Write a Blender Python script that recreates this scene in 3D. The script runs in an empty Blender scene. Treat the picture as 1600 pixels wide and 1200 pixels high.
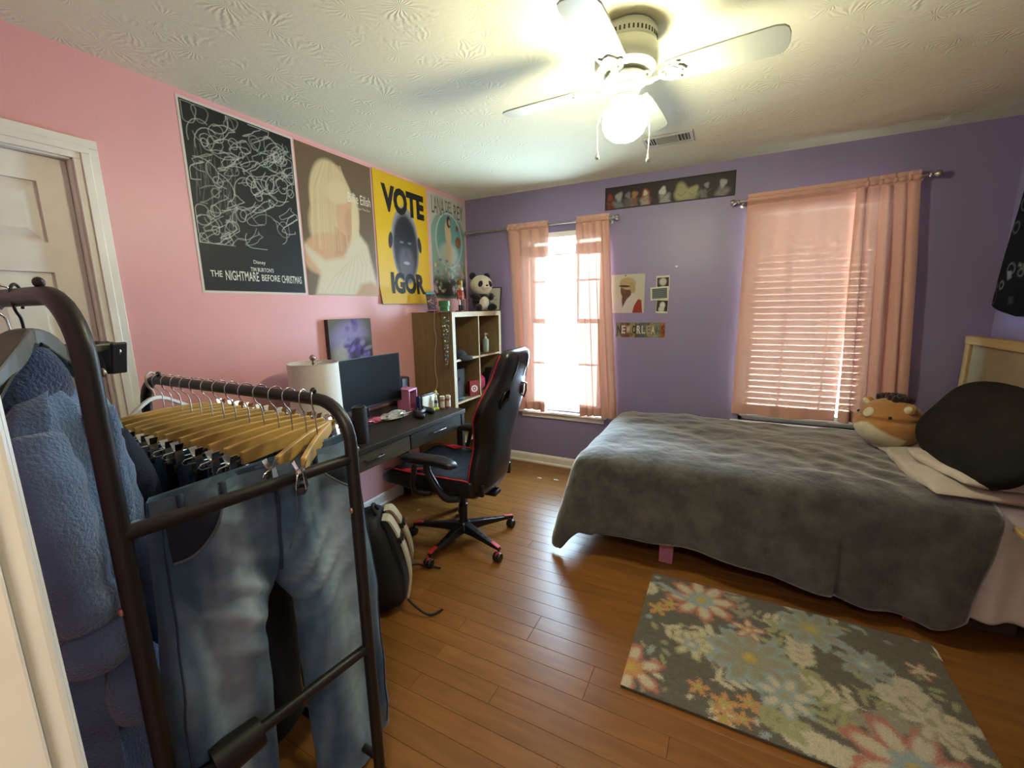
import bpy, bmesh, math, random
import numpy as np
from mathutils import Vector, Matrix, noise
random.seed(7)
PI = math.pi
scene = bpy.context.scene
COL = scene.collection

# ------------------------------------------------------------------ camera
cam_data = bpy.data.cameras.new('camera')
cam = bpy.data.objects.new('camera', cam_data)
COL.objects.link(cam)
scene.camera = cam
FPX, YAW, PITCH, ROLL = 660.0, 0.4741, 0.1783, -0.0169
cam_data.sensor_fit = 'HORIZONTAL'
cam_data.sensor_width = 36.0
cam_data.lens = 36.0 * FPX / 1600.0
cam_data.clip_start = 0.02
_f = Vector((-math.sin(YAW) * math.cos(PITCH), math.cos(YAW) * math.cos(PITCH), -math.sin(PITCH)))
_r = Vector((math.cos(YAW), math.sin(YAW), 0))
_u = _r.cross(_f)
_r2 = math.cos(ROLL) * _r + math.sin(ROLL) * _u
_u2 = -math.sin(ROLL) * _r + math.cos(ROLL) * _u
_m = Matrix((_r2, _u2, -_f)).transposed().to_4x4()
_m.translation = Vector((2.2599, -3.5096, 1.4541))
cam.matrix_world = _m

# ------------------------------------------------------------------ light and exposure
scene.view_settings.view_transform = 'Standard'
scene.view_settings.look = 'None'
scene.view_settings.gamma = 1.0
scene.view_settings.use_curve_mapping = False
scene.view_settings.exposure = 2.02
SKY_STRENGTH = 13.5
LAMP_STRENGTH = 43.0
HALL_POWER = 8.0
scene.cycles.caustics_reflective = False
scene.cycles.caustics_refractive = False
scene.cycles.max_bounces = 6
scene.cycles.diffuse_bounces = 3
scene.cycles.glossy_bounces = 3
world = bpy.data.worlds.new('daylight')
scene.world = world
world.use_nodes = True
_bg = world.node_tree.nodes['Background']
_bg.inputs['Color'].default_value = (0.54, 0.77, 1.0, 1)
_bg.inputs['Strength'].default_value = SKY_STRENGTH
def portal(name, x0, x1, z0, z1, y):
    l = bpy.data.lights.new(name, 'AREA')
    l.shape = 'RECTANGLE'; l.size = x1 - x0; l.size_y = z1 - z0
    l.cycles.is_portal = True
    o = bpy.data.objects.new(name, l); COL.objects.link(o)
    o.location = ((x0 + x1) / 2, y, (z0 + z1) / 2)
    o.rotation_euler = (-PI / 2, 0, 0)
portal('window_portal_1', 0.58, 1.34, 0.5, 2.1, 0.17)
portal('window_portal_2', 2.34, 3.14, 0.55, 2.13, 0.17)
hl = bpy.data.lights.new('hall_fill_light', 'AREA')  # added fill light in the unseen hallway, no known fixture
hl.size = 0.4; hl.energy = HALL_POWER; hl.color = (1, .86, .68)
ho = bpy.data.objects.new('hall_fill_light', hl); COL.objects.link(ho)
ho.location = (2.5, -4.15, 2.40)

# ------------------------------------------------------------------ helpers
def lin(c):
    c = c / 255.0
    return c / 12.92 if c <= 0.04045 else ((c + 0.055) / 1.055) ** 2.4
def rgb(h):
    if isinstance(h, str):
        h = h.lstrip('#'); h = tuple(int(h[i:i + 2], 16) for i in (0, 2, 4))
    return (lin(h[0]), lin(h[1]), lin(h[2]))

_mats = {}
def mat(name, color, rough=0.6, var=0.0, scale=30.0, metal=0.0, bump=0.0, bscale=None, spec=0.5,
        sheen=0.0, stretch=None, coat=0.0, emit=None, attr=False):
    """principled material with procedural colour variation and relief"""
    if name in _mats: return _mats[name]
    m = bpy.data.materials.new(name); m.use_nodes = True
    nt = m.node_tree; N = nt.nodes; L = nt.links
    b = N['Principled BSDF']
    c = rgb(color)
    b.inputs['Base Color'].default_value = (*c, 1)
    b.inputs['Roughness'].default_value = rough
    b.inputs['Metallic'].default_value = metal
    b.inputs['Specular IOR Level'].default_value = spec
    b.inputs['Sheen Weight'].default_value = sheen
    b.inputs['Coat Weight'].default_value = coat
    if emit:
        b.inputs['Emission Color'].default_value = (*rgb(emit[0]), 1)
        b.inputs['Emission Strength'].default_value = emit[1]
    tc = N.new('ShaderNodeTexCoord')
    src = tc.outputs['Object']
    if stretch:
        mp = N.new('ShaderNodeMapping'); mp.inputs['Scale'].default_value = stretch
        L.new(src, mp.inputs['Vector']); src = mp.outputs['Vector']
    base = None
    if attr:
        at = N.new('ShaderNodeVertexColor'); at.layer_name = 'Col'
        base = at.outputs['Color']
    if var > 0:
        nz = N.new('ShaderNodeTexNoise'); nz.inputs['Scale'].default_value = scale
        nz.inputs['Detail'].default_value = 5
        L.new(src, nz.inputs['Vector'])
        mr = N.new('ShaderNodeMapRange'); mr.inputs[1].default_value = .3; mr.inputs[2].default_value = .7
        mr.inputs[3].default_value = 1 - var; mr.inputs[4].default_value = 1 + var
        L.new(nz.outputs['Fac'], mr.inputs[0])
        mx = N.new('ShaderNodeVectorMath'); mx.operation = 'SCALE'
        if base: L.new(base, mx.inputs[0])
        else: mx.inputs[0].default_value = c
        L.new(mr.outputs[0], mx.inputs['Scale'])
        base = mx.outputs[0]
    if base: L.new(base, b.inputs['Base Color'])
    if bump > 0:
        nb = N.new('ShaderNodeTexNoise'); nb.inputs['Scale'].default_value = bscale or scale
        nb.inputs['Detail'].default_value = 4
        L.new(src, nb.inputs['Vector'])
        bp = N.new('ShaderNodeBump'); bp.inputs['Strength'].default_value = bump; bp.inputs['Distance'].default_value = .01
        L.new(nb.outputs['Fac'], bp.inputs['Height'])
        L.new(bp.outputs['Normal'], b.inputs['Normal'])
    _mats[name] = m
    return m

class MB:
    """collects shapes into one mesh"""
    def __init__(s): s.v = []; s.f = []; s.mi = []; s.cur = 0; s.col = None
    def add(s, vs, fs, mi=None):
        o = len(s.v); s.v.extend(tuple(v) for v in vs)
        s.f.extend(tuple(i + o for i in f) for f in fs)
        s.mi.extend([s.cur if mi is None else mi] * len(fs)); return s
    def box(s, lo, hi, mi=None, M=None):
        x0, y0, z0 = lo; x1, y1, z1 = hi
        vs = [(x0,y0,z0),(x1,y0,z0),(x1,y1,z0),(x0,y1,z0),(x0,y0,z1),(x1,y0,z1),(x1,y1,z1),(x0,y1,z1)]
        if M is not None: vs = [tuple(M @ Vector(v)) for v in vs]
        return s.add(vs, [(0,3,2,1),(4,5,6,7),(0,1,5,4),(1,2,6,5),(2,3,7,6),(3,0,4,7)], mi)
    def cbox(s, c, size, mi=None, rot=None):
        h = Vector(size) / 2
        M = Matrix.Translation(c) @ (rot.to_4x4() if rot is not None else Matrix.Identity(4))
        return s.box(-h, h, mi, M)
    def lathe(s, prof, M=None, n=20, mi=None, cap=True):
        vs = []; fs = []
        for r, z in prof:
            for i in range(n):
                a = 2 * PI * i / n; vs.append((r * math.cos(a), r * math.sin(a), z))
        for k in range(len(prof) - 1):
            for i in range(n):
                j = (i + 1) % n
                fs.append((k*n+i, k*n+j, (k+1)*n+j, (k+1)*n+i))
        if cap:
            fs.append(tuple(range(n - 1, -1, -1))); fs.append(tuple(range((len(prof)-1)*n, len(prof)*n)))
        if M is not None: vs = [tuple(M @ Vector(v)) for v in vs]
        return s.add(vs, fs, mi)
    def tube(s, pts, r, n=8, mi=None, closed=False):
        pts = [Vector(p) for p in pts]; k = len(pts)
        rs = r if isinstance(r, (list, tuple)) else [r] * k
        vs = []; fs = []; prev = None
        for i, p in enumerate(pts):
            if closed: t = pts[(i+1) % k] - pts[i-1]
            else: t = pts[min(i+1, k-1)] - pts[max(i-1, 0)]
            t = t.normalized() if t.length > 1e-9 else Vector((0,0,1))
            if prev is None:
                a = Vector((0,0,1)) if abs(t.z) < .9 else Vector((1,0,0))
                nrm = t.cross(a).normalized()
            else:
                nrm = (prev - t * prev.dot(t)); nrm = nrm.normalized() if nrm.length > 1e-6 else t.orthogonal().normalized()
            prev = nrm; bn = t.cross(nrm)
            for j in range(n):
                a = 2 * PI * j / n
                vs.append(p + (nrm * math.cos(a) + bn * math.sin(a)) * rs[i])
        m = k if closed else k - 1
        for i in range(m):
            i2 = (i + 1) % k
            for j in range(n):
                j2 = (j + 1) % n
                fs.append((i*n+j, i*n+j2, i2*n+j2, i2*n+j))
        if not closed:
            fs.append(tuple(range(n-1, -1, -1))); fs.append(tuple(range((k-1)*n, k*n)))
        return s.add(vs, fs, mi)
    def cyl(s, p0, p1, r0, r1=None, n=14, mi=None):
        return s.tube([p0, p1], [r0, r0 if r1 is None else r1], n, mi)
    def ell(s, c, r, rot=None, nu=20, nv=12, e=1.0, mi=None, fn=None):
        vs = []; fs = []
        sg = lambda t: (1 if t >= 0 else -1) * abs(t) ** e
        for j in range(nv + 1):
            ph = -PI/2 + PI * j / nv
            for i in range(nu):
                th = 2 * PI * i / nu
                p = Vector((r[0]*sg(math.cos(ph))*sg(math.cos(th)), r[1]*sg(math.cos(ph))*sg(math.sin(th)), r[2]*sg(math.sin(ph))))
                if fn: p = fn(p)
                if rot is not None: p = rot @ p
                vs.append(p + Vector(c))
        for j in range(nv):
            for i in range(nu):
                i2 = (i+1) % nu
                fs.append((j*nu+i, j*nu+i2, (j+1)*nu+i2, (j+1)*nu+i))
        return s.add(vs, fs, mi)
    def prism(s, poly, d0, d1, M=None, mi=None):
        """polygon in local xy, extruded along local z from d0 to d1"""
        n = len(poly)
        vs = [(p[0], p[1], d0) for p in poly] + [(p[0], p[1], d1) for p in poly]
        ar = sum(poly[i][0]*poly[(i+1) % n][1] - poly[(i+1) % n][0]*poly[i][1] for i in range(n))
        b = tuple(range(n)); t = tuple(range(n, 2*n))
        fs = [b[::-1], t] + [(i, (i+1) % n, n+(i+1) % n, n+i) for i in range(n)]
        if ar < 0: fs = [f[::-1] for f in fs]
        if M is not None: vs = [tuple(M @ Vector(v)) for v in vs]
        return s.add(vs, fs, mi)
    def grid(s, fn, nu, nv, mi=None, closed_u=False):
        vs = [fn(i / (nu if closed_u else nu - 1 if nu > 1 else 1), j / (nv - 1)) for j in range(nv) for i in range(nu)]
        fs = []
        for j in range(nv - 1):
            for i in range(nu if closed_u else nu - 1):
                i2 = (i + 1) % nu
                fs.append((j*nu+i, j*nu+i2, (j+1)*nu+i2, (j+1)*nu+i))
        return s.add(vs, fs, mi)
    def text(s, body, M, x0, y0, x1, y1, mi=None, depth=0.0004, bold=0.0, bend=None):
        """lettering fitted into the rectangle x0..x1, y0..y1 of the frame M"""
        cu = bpy.data.curves.new('lettering', 'FONT'); cu.body = body; cu.resolution_u = 3
        cu.offset = bold; cu.extrude = 0.0
        o = bpy.data.objects.new('lettering', cu); COL.objects.link(o)
        dg = bpy.context.evaluated_depsgraph_get()
        me = bpy.data.meshes.new_from_object(o.evaluated_get(dg))
        bpy.data.objects.remove(o); bpy.data.curves.remove(cu)
        vs = [v.co.copy() for v in me.vertices]
        if vs:
            ax = min(v.x for v in vs); bx = max(v.x for v in vs); ay = min(v.y for v in vs); by = max(v.y for v in vs)
            sx = (x1-x0)/max(bx-ax, 1e-6); sy = (y1-y0)/max(by-ay, 1e-6)
            vs = [(x0+(v.x-ax)*sx, y0+(v.y-ay)*sy) for v in vs]
            vs = [tuple(M @ Vector((a, b, depth + (bend(a, b) if bend else 0)))) for a, b in vs]
            s.add(vs, [tuple(p.vertices) for p in me.polygons], mi)
        bpy.data.meshes.remove(me)
        return s
    def build(s, name, mats, parent=None, smooth=False, bevel=0.0, sub=0, solid=0.0, loc=None, local=False, segs=2, ang=None):
        me = bpy.data.meshes.new(name)
        off = Vector(loc) if loc is not None else (root_loc(parent) if (parent is not None and not local) else Vector((0,0,0)))
        me.from_pydata([(v[0]-off.x, v[1]-off.y, v[2]-off.z) for v in s.v], [], s.f)
        mats = mats if isinstance(mats, (list, tuple)) else [mats]
        for m in mats: me.materials.append(m)
        if len(mats) > 1: me.polygons.foreach_set('material_index', s.mi)
        if smooth: me.polygons.foreach_set('use_smooth', [True] * len(me.polygons))
        if s.col is not None:
            a = me.color_attributes.new('Col', 'FLOAT_COLOR', 'POINT')
            a.data.foreach_set('color', np.asarray(s.col, dtype=np.float32).ravel())
        me.update()
        o = bpy.data.objects.new(name, me); COL.objects.link(o)
        if parent is not None: o.parent = parent
        elif loc is not None: o.location = loc
        if smooth and ang is not None: me.set_sharp_from_angle(angle=ang)
        if solid:
            md = o.modifiers.new('thickness', 'SOLIDIFY'); md.thickness = solid; md.offset = 0
        if bevel:
            md = o.modifiers.new('bevel', 'BEVEL'); md.width = bevel; md.segments = segs; md.limit_method = 'ANGLE'
            md.angle_limit = .6
        if sub:
            md = o.modifiers.new('subdivision', 'SUBSURF'); md.levels = sub; md.render_levels = sub
        return o

def root_loc(o):
    l = Vector((0,0,0))
    while o is not None: l += o.location; o = o.parent
    return l
def tag(o, label=None, cat=None, group=None, kind=None):
    if label: o['label'] = label
    if cat: o['category'] = cat
    if group: o['group'] = group
    if kind: o['kind'] = kind
    return o
def thing(name, loc, label, cat, group=None, rotz=0.0):
    o = bpy.data.objects.new(name, None); COL.objects.link(o)
    o.empty_display_size = .05
    o.location = loc; o.rotation_euler = (0, 0, rotz)
    return tag(o, label, cat, group)
def struct(o): o['kind'] = 'structure'; return o
def copy_tree(o, parent=None):
    c = o.copy(); COL.objects.link(c); c.parent = parent
    for ch in o.children: copy_tree(ch, c)
    return c
def frame_mat(origin, right, up):
    r = Vector(right).normalized(); u = Vector(up).normalized(); n = r.cross(u)
    M = Matrix((r, u, n)).transposed().to_4x4(); M.translation = Vector(origin); return M
def spline(pts, n=8):
    """catmull-rom through pts"""
    P = [Vector(p) for p in pts]; out = []
    for i in range(len(P)-1):
        p0 = P[max(i-1,0)]; p1 = P[i]; p2 = P[i+1]; p3 = P[min(i+2,len(P)-1)]
        for k in range(n):
            t = k/n
            out.append(0.5*((2*p1)+(p2-p0)*t+(2*p0-5*p1+4*p2-p3)*t*t+(3*p1-p0-3*p2+p3)*t**3))
    out.append(P[-1]); return out
def interp(x, xs, ys): return float(np.interp(x, xs, ys))
def nz(x, y, z=0.0): return noise.noise(Vector((x, y, z)))
def cut(o, cutters):
    """cut holes into a mesh and keep only the result"""
    md = o.modifiers.new('cut', 'BOOLEAN'); md.operation = 'DIFFERENCE'; md.solver = 'EXACT'
    c = cutters.build('cutter', [_mats['black_plastic']]); 
    c.location = root_loc(o) * 0
    bpy.context.view_layer.update()
    md.object = c
    dg = bpy.context.evaluated_depsgraph_get()
    me = bpy.data.meshes.new_from_object(o.evaluated_get(dg))
    o.modifiers.remove(md); o.data = me
    bpy.data.objects.remove(c)
    return o

class Paint:
    """flat print: a colour pattern computed on a fine grid"""
    def __init__(s, w, h, nx, ny, bg):
        s.w, s.h, s.nx, s.ny = w, h, nx, ny
        X, Y = np.meshgrid(np.linspace(0, w, nx), np.linspace(0, h, ny)); s.X, s.Y = X, Y
        s.C = np.zeros((ny, nx, 3)); s.C[:] = rgb(bg); s.px = w / nx
    def blend(s, a, c):
        a = np.clip(a, 0, 1)[..., None]; s.C = s.C * (1 - a) + np.array(rgb(c)) * a; return s
    def ell(s, cx, cy, rx, ry, c, rot=0.0, soft=None, alpha=1.0, wob=None):
        X, Y = s.X - cx, s.Y - cy
        ca, sa = math.cos(rot), math.sin(rot)
        u, v = (X*ca + Y*sa) / rx, (-X*sa + Y*ca) / ry
        d = np.sqrt(u*u + v*v)
        if wob: d = d + wob[0] * np.sin(wob[1] * np.arctan2(v, u) + (wob[2] if len(wob) > 2 else 0))
        sf = soft or s.px / min(rx, ry)
        return s.blend((1 - d) / sf + .5, c) if alpha == 1 else s.blend(alpha * np.clip((1 - d) / sf + .5, 0, 1), c)
    def ring(s, cx, cy, r, wd, c, ry=None):
        d = np.sqrt((s.X-cx)**2 + ((s.Y-cy)*(r/(ry or r)))**2)
        return s.blend((wd/2 - abs(d - r)) / s.px + .5, c)
    def poly(s, pts, c, soft=None, alpha=1.0):
        inside = np.zeros(s.X.shape, bool); dist = np.full(s.X.shape, 1e9); n = len(pts)
        for i in range(n):
            (x0, y0), (x1, y1) = pts[i], pts[(i+1) % n]
            cond = ((y0 > s.Y) != (y1 > s.Y))
            with np.errstate(divide='ignore', invalid='ignore'):
                xi = (x1-x0)*(s.Y-y0)/(y1-y0 if y1 != y0 else 1e-9)+x0
            inside ^= cond & (s.X < xi)
            dx, dy = x1-x0, y1-y0; l2 = dx*dx+dy*dy+1e-12
            t = np.clip(((s.X-x0)*dx+(s.Y-y0)*dy)/l2, 0, 1)
            dist = np.minimum(dist, np.hypot(s.X-x0-t*dx, s.Y-y0-t*dy))
        sd = np.where(inside, dist, -dist)
        return s.blend(alpha * np.clip(sd / (soft or s.px) + .5, 0, 1), c)
    def line(s, pts, wd, c, alpha=1.0):
        dist = np.full(s.X.shape, 1e9)
        for i in range(len(pts)-1):
            (x0, y0), (x1, y1) = pts[i][:2], pts[i+1][:2]
            dx, dy = x1-x0, y1-y0; l2 = dx*dx+dy*dy+1e-12
            t = np.clip(((s.X-x0)*dx+(s.Y-y0)*dy)/l2, 0, 1)
            dist = np.minimum(dist, np.hypot(s.X-x0-t*dx, s.Y-y0-t*dy))
        return s.blend(alpha * np.clip((wd/2 - dist)/s.px + .5, 0, 1), c)
    def mesh(s, M, bend=None, depth=0.0):
        mb = MB()
        pts = [tuple(M @ Vector((x, y, depth + (bend(x, y) if bend else 0)))) for x, y in zip(s.X.ravel(), s.Y.ravel())]
        nx, ny = s.nx, s.ny
        fs = [(j*nx+i, j*nx+i+1, (j+1)*nx+i+1, (j+1)*nx+i) for j in range(ny-1) for i in range(nx-1)]
        mb.add(pts, fs)
        mb.col = np.concatenate([s.C.reshape(-1, 3), np.ones((nx*ny, 1))], 1)
        return mb
# ------------------------------------------------------------------ shared materials
mat('black_plastic', '#1b1b1d', .38, .1, 60)
M_white_paint = mat('white_trim_paint', '#ebe8dc', .35, .04, 12, bump=.02, bscale=60)
M_black_metal = mat('black_metal', '#171514', .42, .12, 80, bump=.05, bscale=200)
M_chrome = mat('chrome', '#cfd0cf', .18, metal=1.0)
M_nickel = mat('brushed_nickel', '#b9b3a8', .32, metal=1.0)
M_black = _mats['black_plastic']
M_print = mat('printed_paper', '#ffffff', .45, attr=True, spec=.35)
M_fabric_print = mat('printed_fabric', '#ffffff', .95, attr=True, spec=.1, bump=.2, bscale=220)

def wall_mat(name, color, rough):
    return mat(name, color, rough, .03, 3, bump=.05, bscale=140, spec=.5)
M_pink = wall_mat('pink_wall_paint', '#e6a9a9', .4)
M_purple = wall_mat('purple_wall_paint', '#8d82a6', .42)

# ------------------------------------------------------------------ the room
XR, YB, H = 3.637, -3.44, 2.44
TH = 0.14
def wall_with_holes(name, axis, plane, thick, a0, a1, holes, m):
    """wall on plane, thickness outward, spans a0..a1 and 0..H, rectangular holes (a0,a1,z0,z1)"""
    mb = MB()
    def blk(p0, p1, z0, z1):
        if p1 - p0 < 1e-4 or z1 - z0 < 1e-4: return
        lo, hi = (min(plane, plane + thick), max(plane, plane + thick))
        if axis == 'y': mb.box((p0, lo, z0), (p1, hi, z1))
        else: mb.box((lo, p0, z0), (hi, p1, z1))
    cur = a0
    for h in sorted(holes):
        blk(cur, h[0], 0, H); blk(h[0], h[1], 0, h[2]); blk(h[0], h[1], h[3], H); cur = h[1]
    blk(cur, a1, 0, H)
    return struct(mb.build(name, m))
W1 = (0.60, 1.32, 0.52, 2.08)
W2 = (2.36, 3.11, 0.60, 2.10)
DOOR = (-3.40, -2.715, 0.0, 2.05)
HALLDOOR = (1.828, 2.66, 0.0, 2.06)
wall_with_holes('wall_back', 'y', 0.0, TH, -TH, XR + TH, [W1, W2], M_purple)
wall_with_holes('wall_left', 'x', 0.0, -TH, YB - TH, 0.0, [DOOR], M_pink)
wall_with_holes('wall_right', 'x', XR, TH, YB - TH, 0.0, [], M_purple)
wall_with_holes('wall_front', 'y', YB, -TH, 0.0, XR, [HALLDOOR], M_pink)

# ceiling with stomped plaster relief
def ceiling_material():
    m = bpy.data.materials.new('stomped_plaster'); m.use_nodes = True
    nt = m.node_tree; N = nt.nodes; L = nt.links; b = N['Principled BSDF']
    b.inputs['Base Color'].default_value = (*rgb('#e6e1c2'), 1); b.inputs['Roughness'].default_value = .75
    tc = N.new('ShaderNodeTexCoord')
    # each stomp: radial ridges around a cell centre
    vo = N.new('ShaderNodeTexVoronoi'); vo.feature = 'F1'; vo.inputs['Scale'].default_value = 6.5
    L.new(tc.outputs['Object'], vo.inputs['Vector'])
    sc = N.new('ShaderNodeVectorMath'); sc.operation = 'SCALE'; sc.inputs['Scale'].default_value = 1.0
    L.new(tc.outputs['Object'], sc.inputs[0])
    sub = N.new('ShaderNodeVectorMath'); sub.operation = 'SUBTRACT'
    L.new(sc.outputs[0], sub.inputs[0]); L.new(vo.outputs['Position'], sub.inputs[1])
    sx = N.new('ShaderNodeSeparateXYZ'); L.new(sub.outputs[0], sx.inputs[0])
    at = N.new('ShaderNodeMath'); at.operation = 'ARCTAN2'
    L.new(sx.outputs['Y'], at.inputs[0]); L.new(sx.outputs['X'], at.inputs[1])
    n1 = N.new('ShaderNodeTexNoise'); n1.inputs['Scale'].default_value = 16; n1.inputs['Detail'].default_value = 3
    L.new(tc.outputs['Object'], n1.inputs['Vector'])
    ma = N.new('ShaderNodeMath'); ma.operation = 'MULTIPLY_ADD'; ma.inputs[1].default_value = 19.0
    L.new(at.outputs[0], ma.inputs[0])
    mb_ = N.new('ShaderNodeMath'); mb_.operation = 'MULTIPLY'; mb_.inputs[1].default_value = 14.0
    L.new(n1.outputs['Fac'], mb_.inputs[0]); L.new(mb_.outputs[0], ma.inputs[2])
    si = N.new('ShaderNodeMath'); si.operation = 'SINE'; L.new(ma.outputs[0], si.inputs[0])
    n2 = N.new('ShaderNodeTexNoise'); n2.inputs['Scale'].default_value = 7; n2.inputs['Detail'].default_value = 2
    L.new(tc.outputs['Object'], n2.inputs['Vector'])
    rp = N.new('ShaderNodeMapRange'); rp.inputs[1].default_value = .48; rp.inputs[2].default_value = .62
    L.new(n2.outputs['Fac'], rp.inputs[0])
    mu = N.new('ShaderNodeMath'); mu.operation = 'MULTIPLY'
    L.new(si.outputs[0], mu.inputs[0]); L.new(rp.outputs[0], mu.inputs[1])
    n3 = N.new('ShaderNodeTexNoise'); n3.inputs['Scale'].default_value = 40; n3.inputs['Detail'].default_value = 4
    L.new(tc.outputs['Object'], n3.inputs['Vector'])
    ad = N.new('ShaderNodeMath'); ad.operation = 'ADD'
    L.new(mu.outputs[0], ad.inputs[0]); L.new(n3.outputs['Fac'], ad.inputs[1])
    bp = N.new('ShaderNodeBump'); bp.inputs['Strength'].default_value = .3; bp.inputs['Distance'].default_value = .003
    L.new(ad.outputs[0], bp.inputs['Height']); L.new(bp.outputs['Normal'], b.inputs['Normal'])
    return m
c = MB().box((-TH, YB - TH, H), (XR + TH, TH, H + .12)).build('ceiling', ceiling_material()); struct(c)

# floor: sub-floor slab plus individual boards
M_sub = mat('dark_subfloor', '#2b140a', .8)
fl = struct(MB().box((-TH, -5.0, -.12), (XR + TH, TH, -.0125)).build('floor', M_sub))
def wood_mat(name, c1, c2, rough, sc=(1.2, 14, 14), bump=.03, nscale=6):
    m = bpy.data.materials.new(name); m.use_nodes = True
    nt = m.node_tree; N = nt.nodes; L = nt.links; b = N['Principled BSDF']
    tc = N.new('ShaderNodeTexCoord'); oi = N.new('ShaderNodeObjectInfo')
    cx = N.new('ShaderNodeVectorMath'); cx.operation = 'SCALE'; cx.inputs['Scale'].default_value = 37.0
    cmb = N.new('ShaderNodeCombineXYZ')
    for k in range(3): L.new(oi.outputs['Random'], cmb.inputs[k])
    L.new(cmb.outputs[0], cx.inputs[0])
    ad = N.new('ShaderNodeVectorMath'); ad.operation = 'ADD'
    L.new(tc.outputs['Object'], ad.inputs[0]); L.new(cx.outputs[0], ad.inputs[1])
    mp = N.new('ShaderNodeMapping'); mp.inputs['Scale'].default_value = sc
    L.new(ad.outputs[0], mp.inputs['Vector'])
    n = N.new('ShaderNodeTexNoise'); n.inputs['Scale'].default_value = nscale; n.inputs['Detail'].default_value = 6
    n.inputs['Distortion'].default_value = .6
    L.new(mp.outputs[0], n.inputs['Vector'])
    mix = N.new('ShaderNodeMix'); mix.data_type = 'RGBA'
    mix.inputs['A'].default_value = (*rgb(c1), 1); mix.inputs['B'].default_value = (*rgb(c2), 1)
    mr = N.new('ShaderNodeMapRange'); mr.inputs[1].default_value = .3; mr.inputs[2].default_value = .7
    L.new(n.outputs['Fac'], mr.inputs[0]); L.new(mr.outputs[0], mix.inputs['Factor'])
    sc2 = N.new('ShaderNodeVectorMath'); sc2.operation = 'SCALE'
    mr2 = N.new('ShaderNodeMapRange'); mr2.inputs[3].default_value = .9; mr2.inputs[4].default_value = 1.1
    L.new(oi.outputs['Random'], mr2.inputs[0]); L.new(mr2.outputs[0], sc2.inputs['Scale'])
    L.new(mix.outputs['Result'], sc2.inputs[0]); L.new(sc2.outputs[0], b.inputs['Base Color'])
    b.inputs['Roughness'].default_value = rough; b.inputs['Specular IOR Level'].default_value = .3
    if bump:
        bp = N.new('ShaderNodeBump'); bp.inputs['Strength'].default_value = bump; bp.inputs['Distance'].default_value = .003
        L.new(n.outputs['Fac'], bp.inputs['Height']); L.new(bp.outputs['Normal'], b.inputs['Normal'])
    return m
M_floor = wood_mat('honey_oak_floorboards', '#744a20', '#84582a', .3, (1.0, 7, 7), .03, 4)
PW = 0.0845
_plank = {}
def plank_mesh(L_):
    k = round(L_, 3)
    if k not in _plank:
        g = .0005; bz = .0008
        x0, x1, y0, y1 = g, k - g, g, PW - g
        vs = [(x0,y0,-.012),(x1,y0,-.012),(x1,y1,-.012),(x0,y1,-.012),
              (x0,y0,-bz),(x1,y0,-bz),(x1,y1,-bz),(x0,y1,-bz),
              (x0+bz,y0+bz,0),(x1-bz,y0+bz,0),(x1-bz,y1-bz,0),(x0+bz,y1-bz,0)]
        fs = [(0,1,5,4),(1,2,6,5),(2,3,7,6),(3,0,4,7),(4,5,9,8),(5,6,10,9),(6,7,11,10),(7,4,8,11),(8,9,10,11)]
        me = bpy.data.meshes.new('plank'); me.from_pydata(vs, [], fs); me.materials.append(M_floor); _plank[k] = me
    return _plank[k]
row = 0; y = -PW
LENS = [0.62, 0.93, 1.24, 1.55]
while y > -4.45:
    x = 0.0
    rnd = random.Random(100 + row)
    first = True
    while x < XR - 1e-3:
        l = rnd.choice(LENS)
        if first: l = rnd.choice([.31, .62, .93, 1.24]); first = False
        if XR - (x + l) < .3: l = XR - x
        o = bpy.data.objects.new('plank', plank_mesh(l)); COL.objects.link(o); o.parent = fl
        o.location = (x, y, 0); x += l
    y -= PW; row += 1

# baseboards
def baseboard(name, pts, nrm, M=M_white_paint):
    """profiled skirting along p0-p1, thickness along nrm"""
    p0, p1 = Vector(pts[0]), Vector(pts[1]); n = Vector(nrm)
    prof = [(0, 0), (.020, 0), (.020, .014), (.013, .022), (.013, .07), (.009, .082), (.004, .09), (0, .09)]
    d = (p1 - p0)
    Mx = Matrix((n, Vector((0,0,1)), n.cross(Vector((0,0,1))))).transposed().to_4x4(); Mx.translation = p0
    ln = d.length; sgn = 1 if d.dot(n.cross(Vector((0,0,1)))) > 0 else -1
    return struct(MB().prism(prof, 0, sgn*ln, Mx).build(name, M))
baseboard('baseboard_back', [(0,0,0),(XR,0,0)], (0,-1,0))
baseboard('baseboard_left', [(0,0,0),(0,-2.64,0)], (1,0,0))
baseboard('baseboard_right', [(XR,0,0),(XR,YB,0)], (-1,0,0))

# door jamb and casing of the doorway the picture is taken through
jx0, jx1 = HALLDOOR[0], HALLDOOR[1]
tb = MB()
for xs, sgn in ((jx0, 1), (jx1, -1)):
    x = xs
    tb.box((min(x, x+sgn*.018), YB - TH - .002, 0), (max(x, x+sgn*.018), YB + .001, 2.06))
tb.box((jx0, YB - TH - .002, 2.042), (jx1, YB + .001, 2.06))
struct(tb.build('trim_1', M_white_paint, bevel=.002))
tb = MB()
for a, b_ in ((jx0 - .055, jx0 + .012), (jx1 - .012, jx1 + .055)):
    tb.box((a, YB, 0), (b_, YB + .018, 2.115))
    tb.box((a + .02, YB + .012, 0), (b_ - .02, YB + .024, 2.115))
tb.box((jx0 - .055, YB, 2.048), (jx1 + .055, YB + .018, 2.115))
struct(tb.build('trim_2', M_white_paint, bevel=.005, segs=3))
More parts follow.
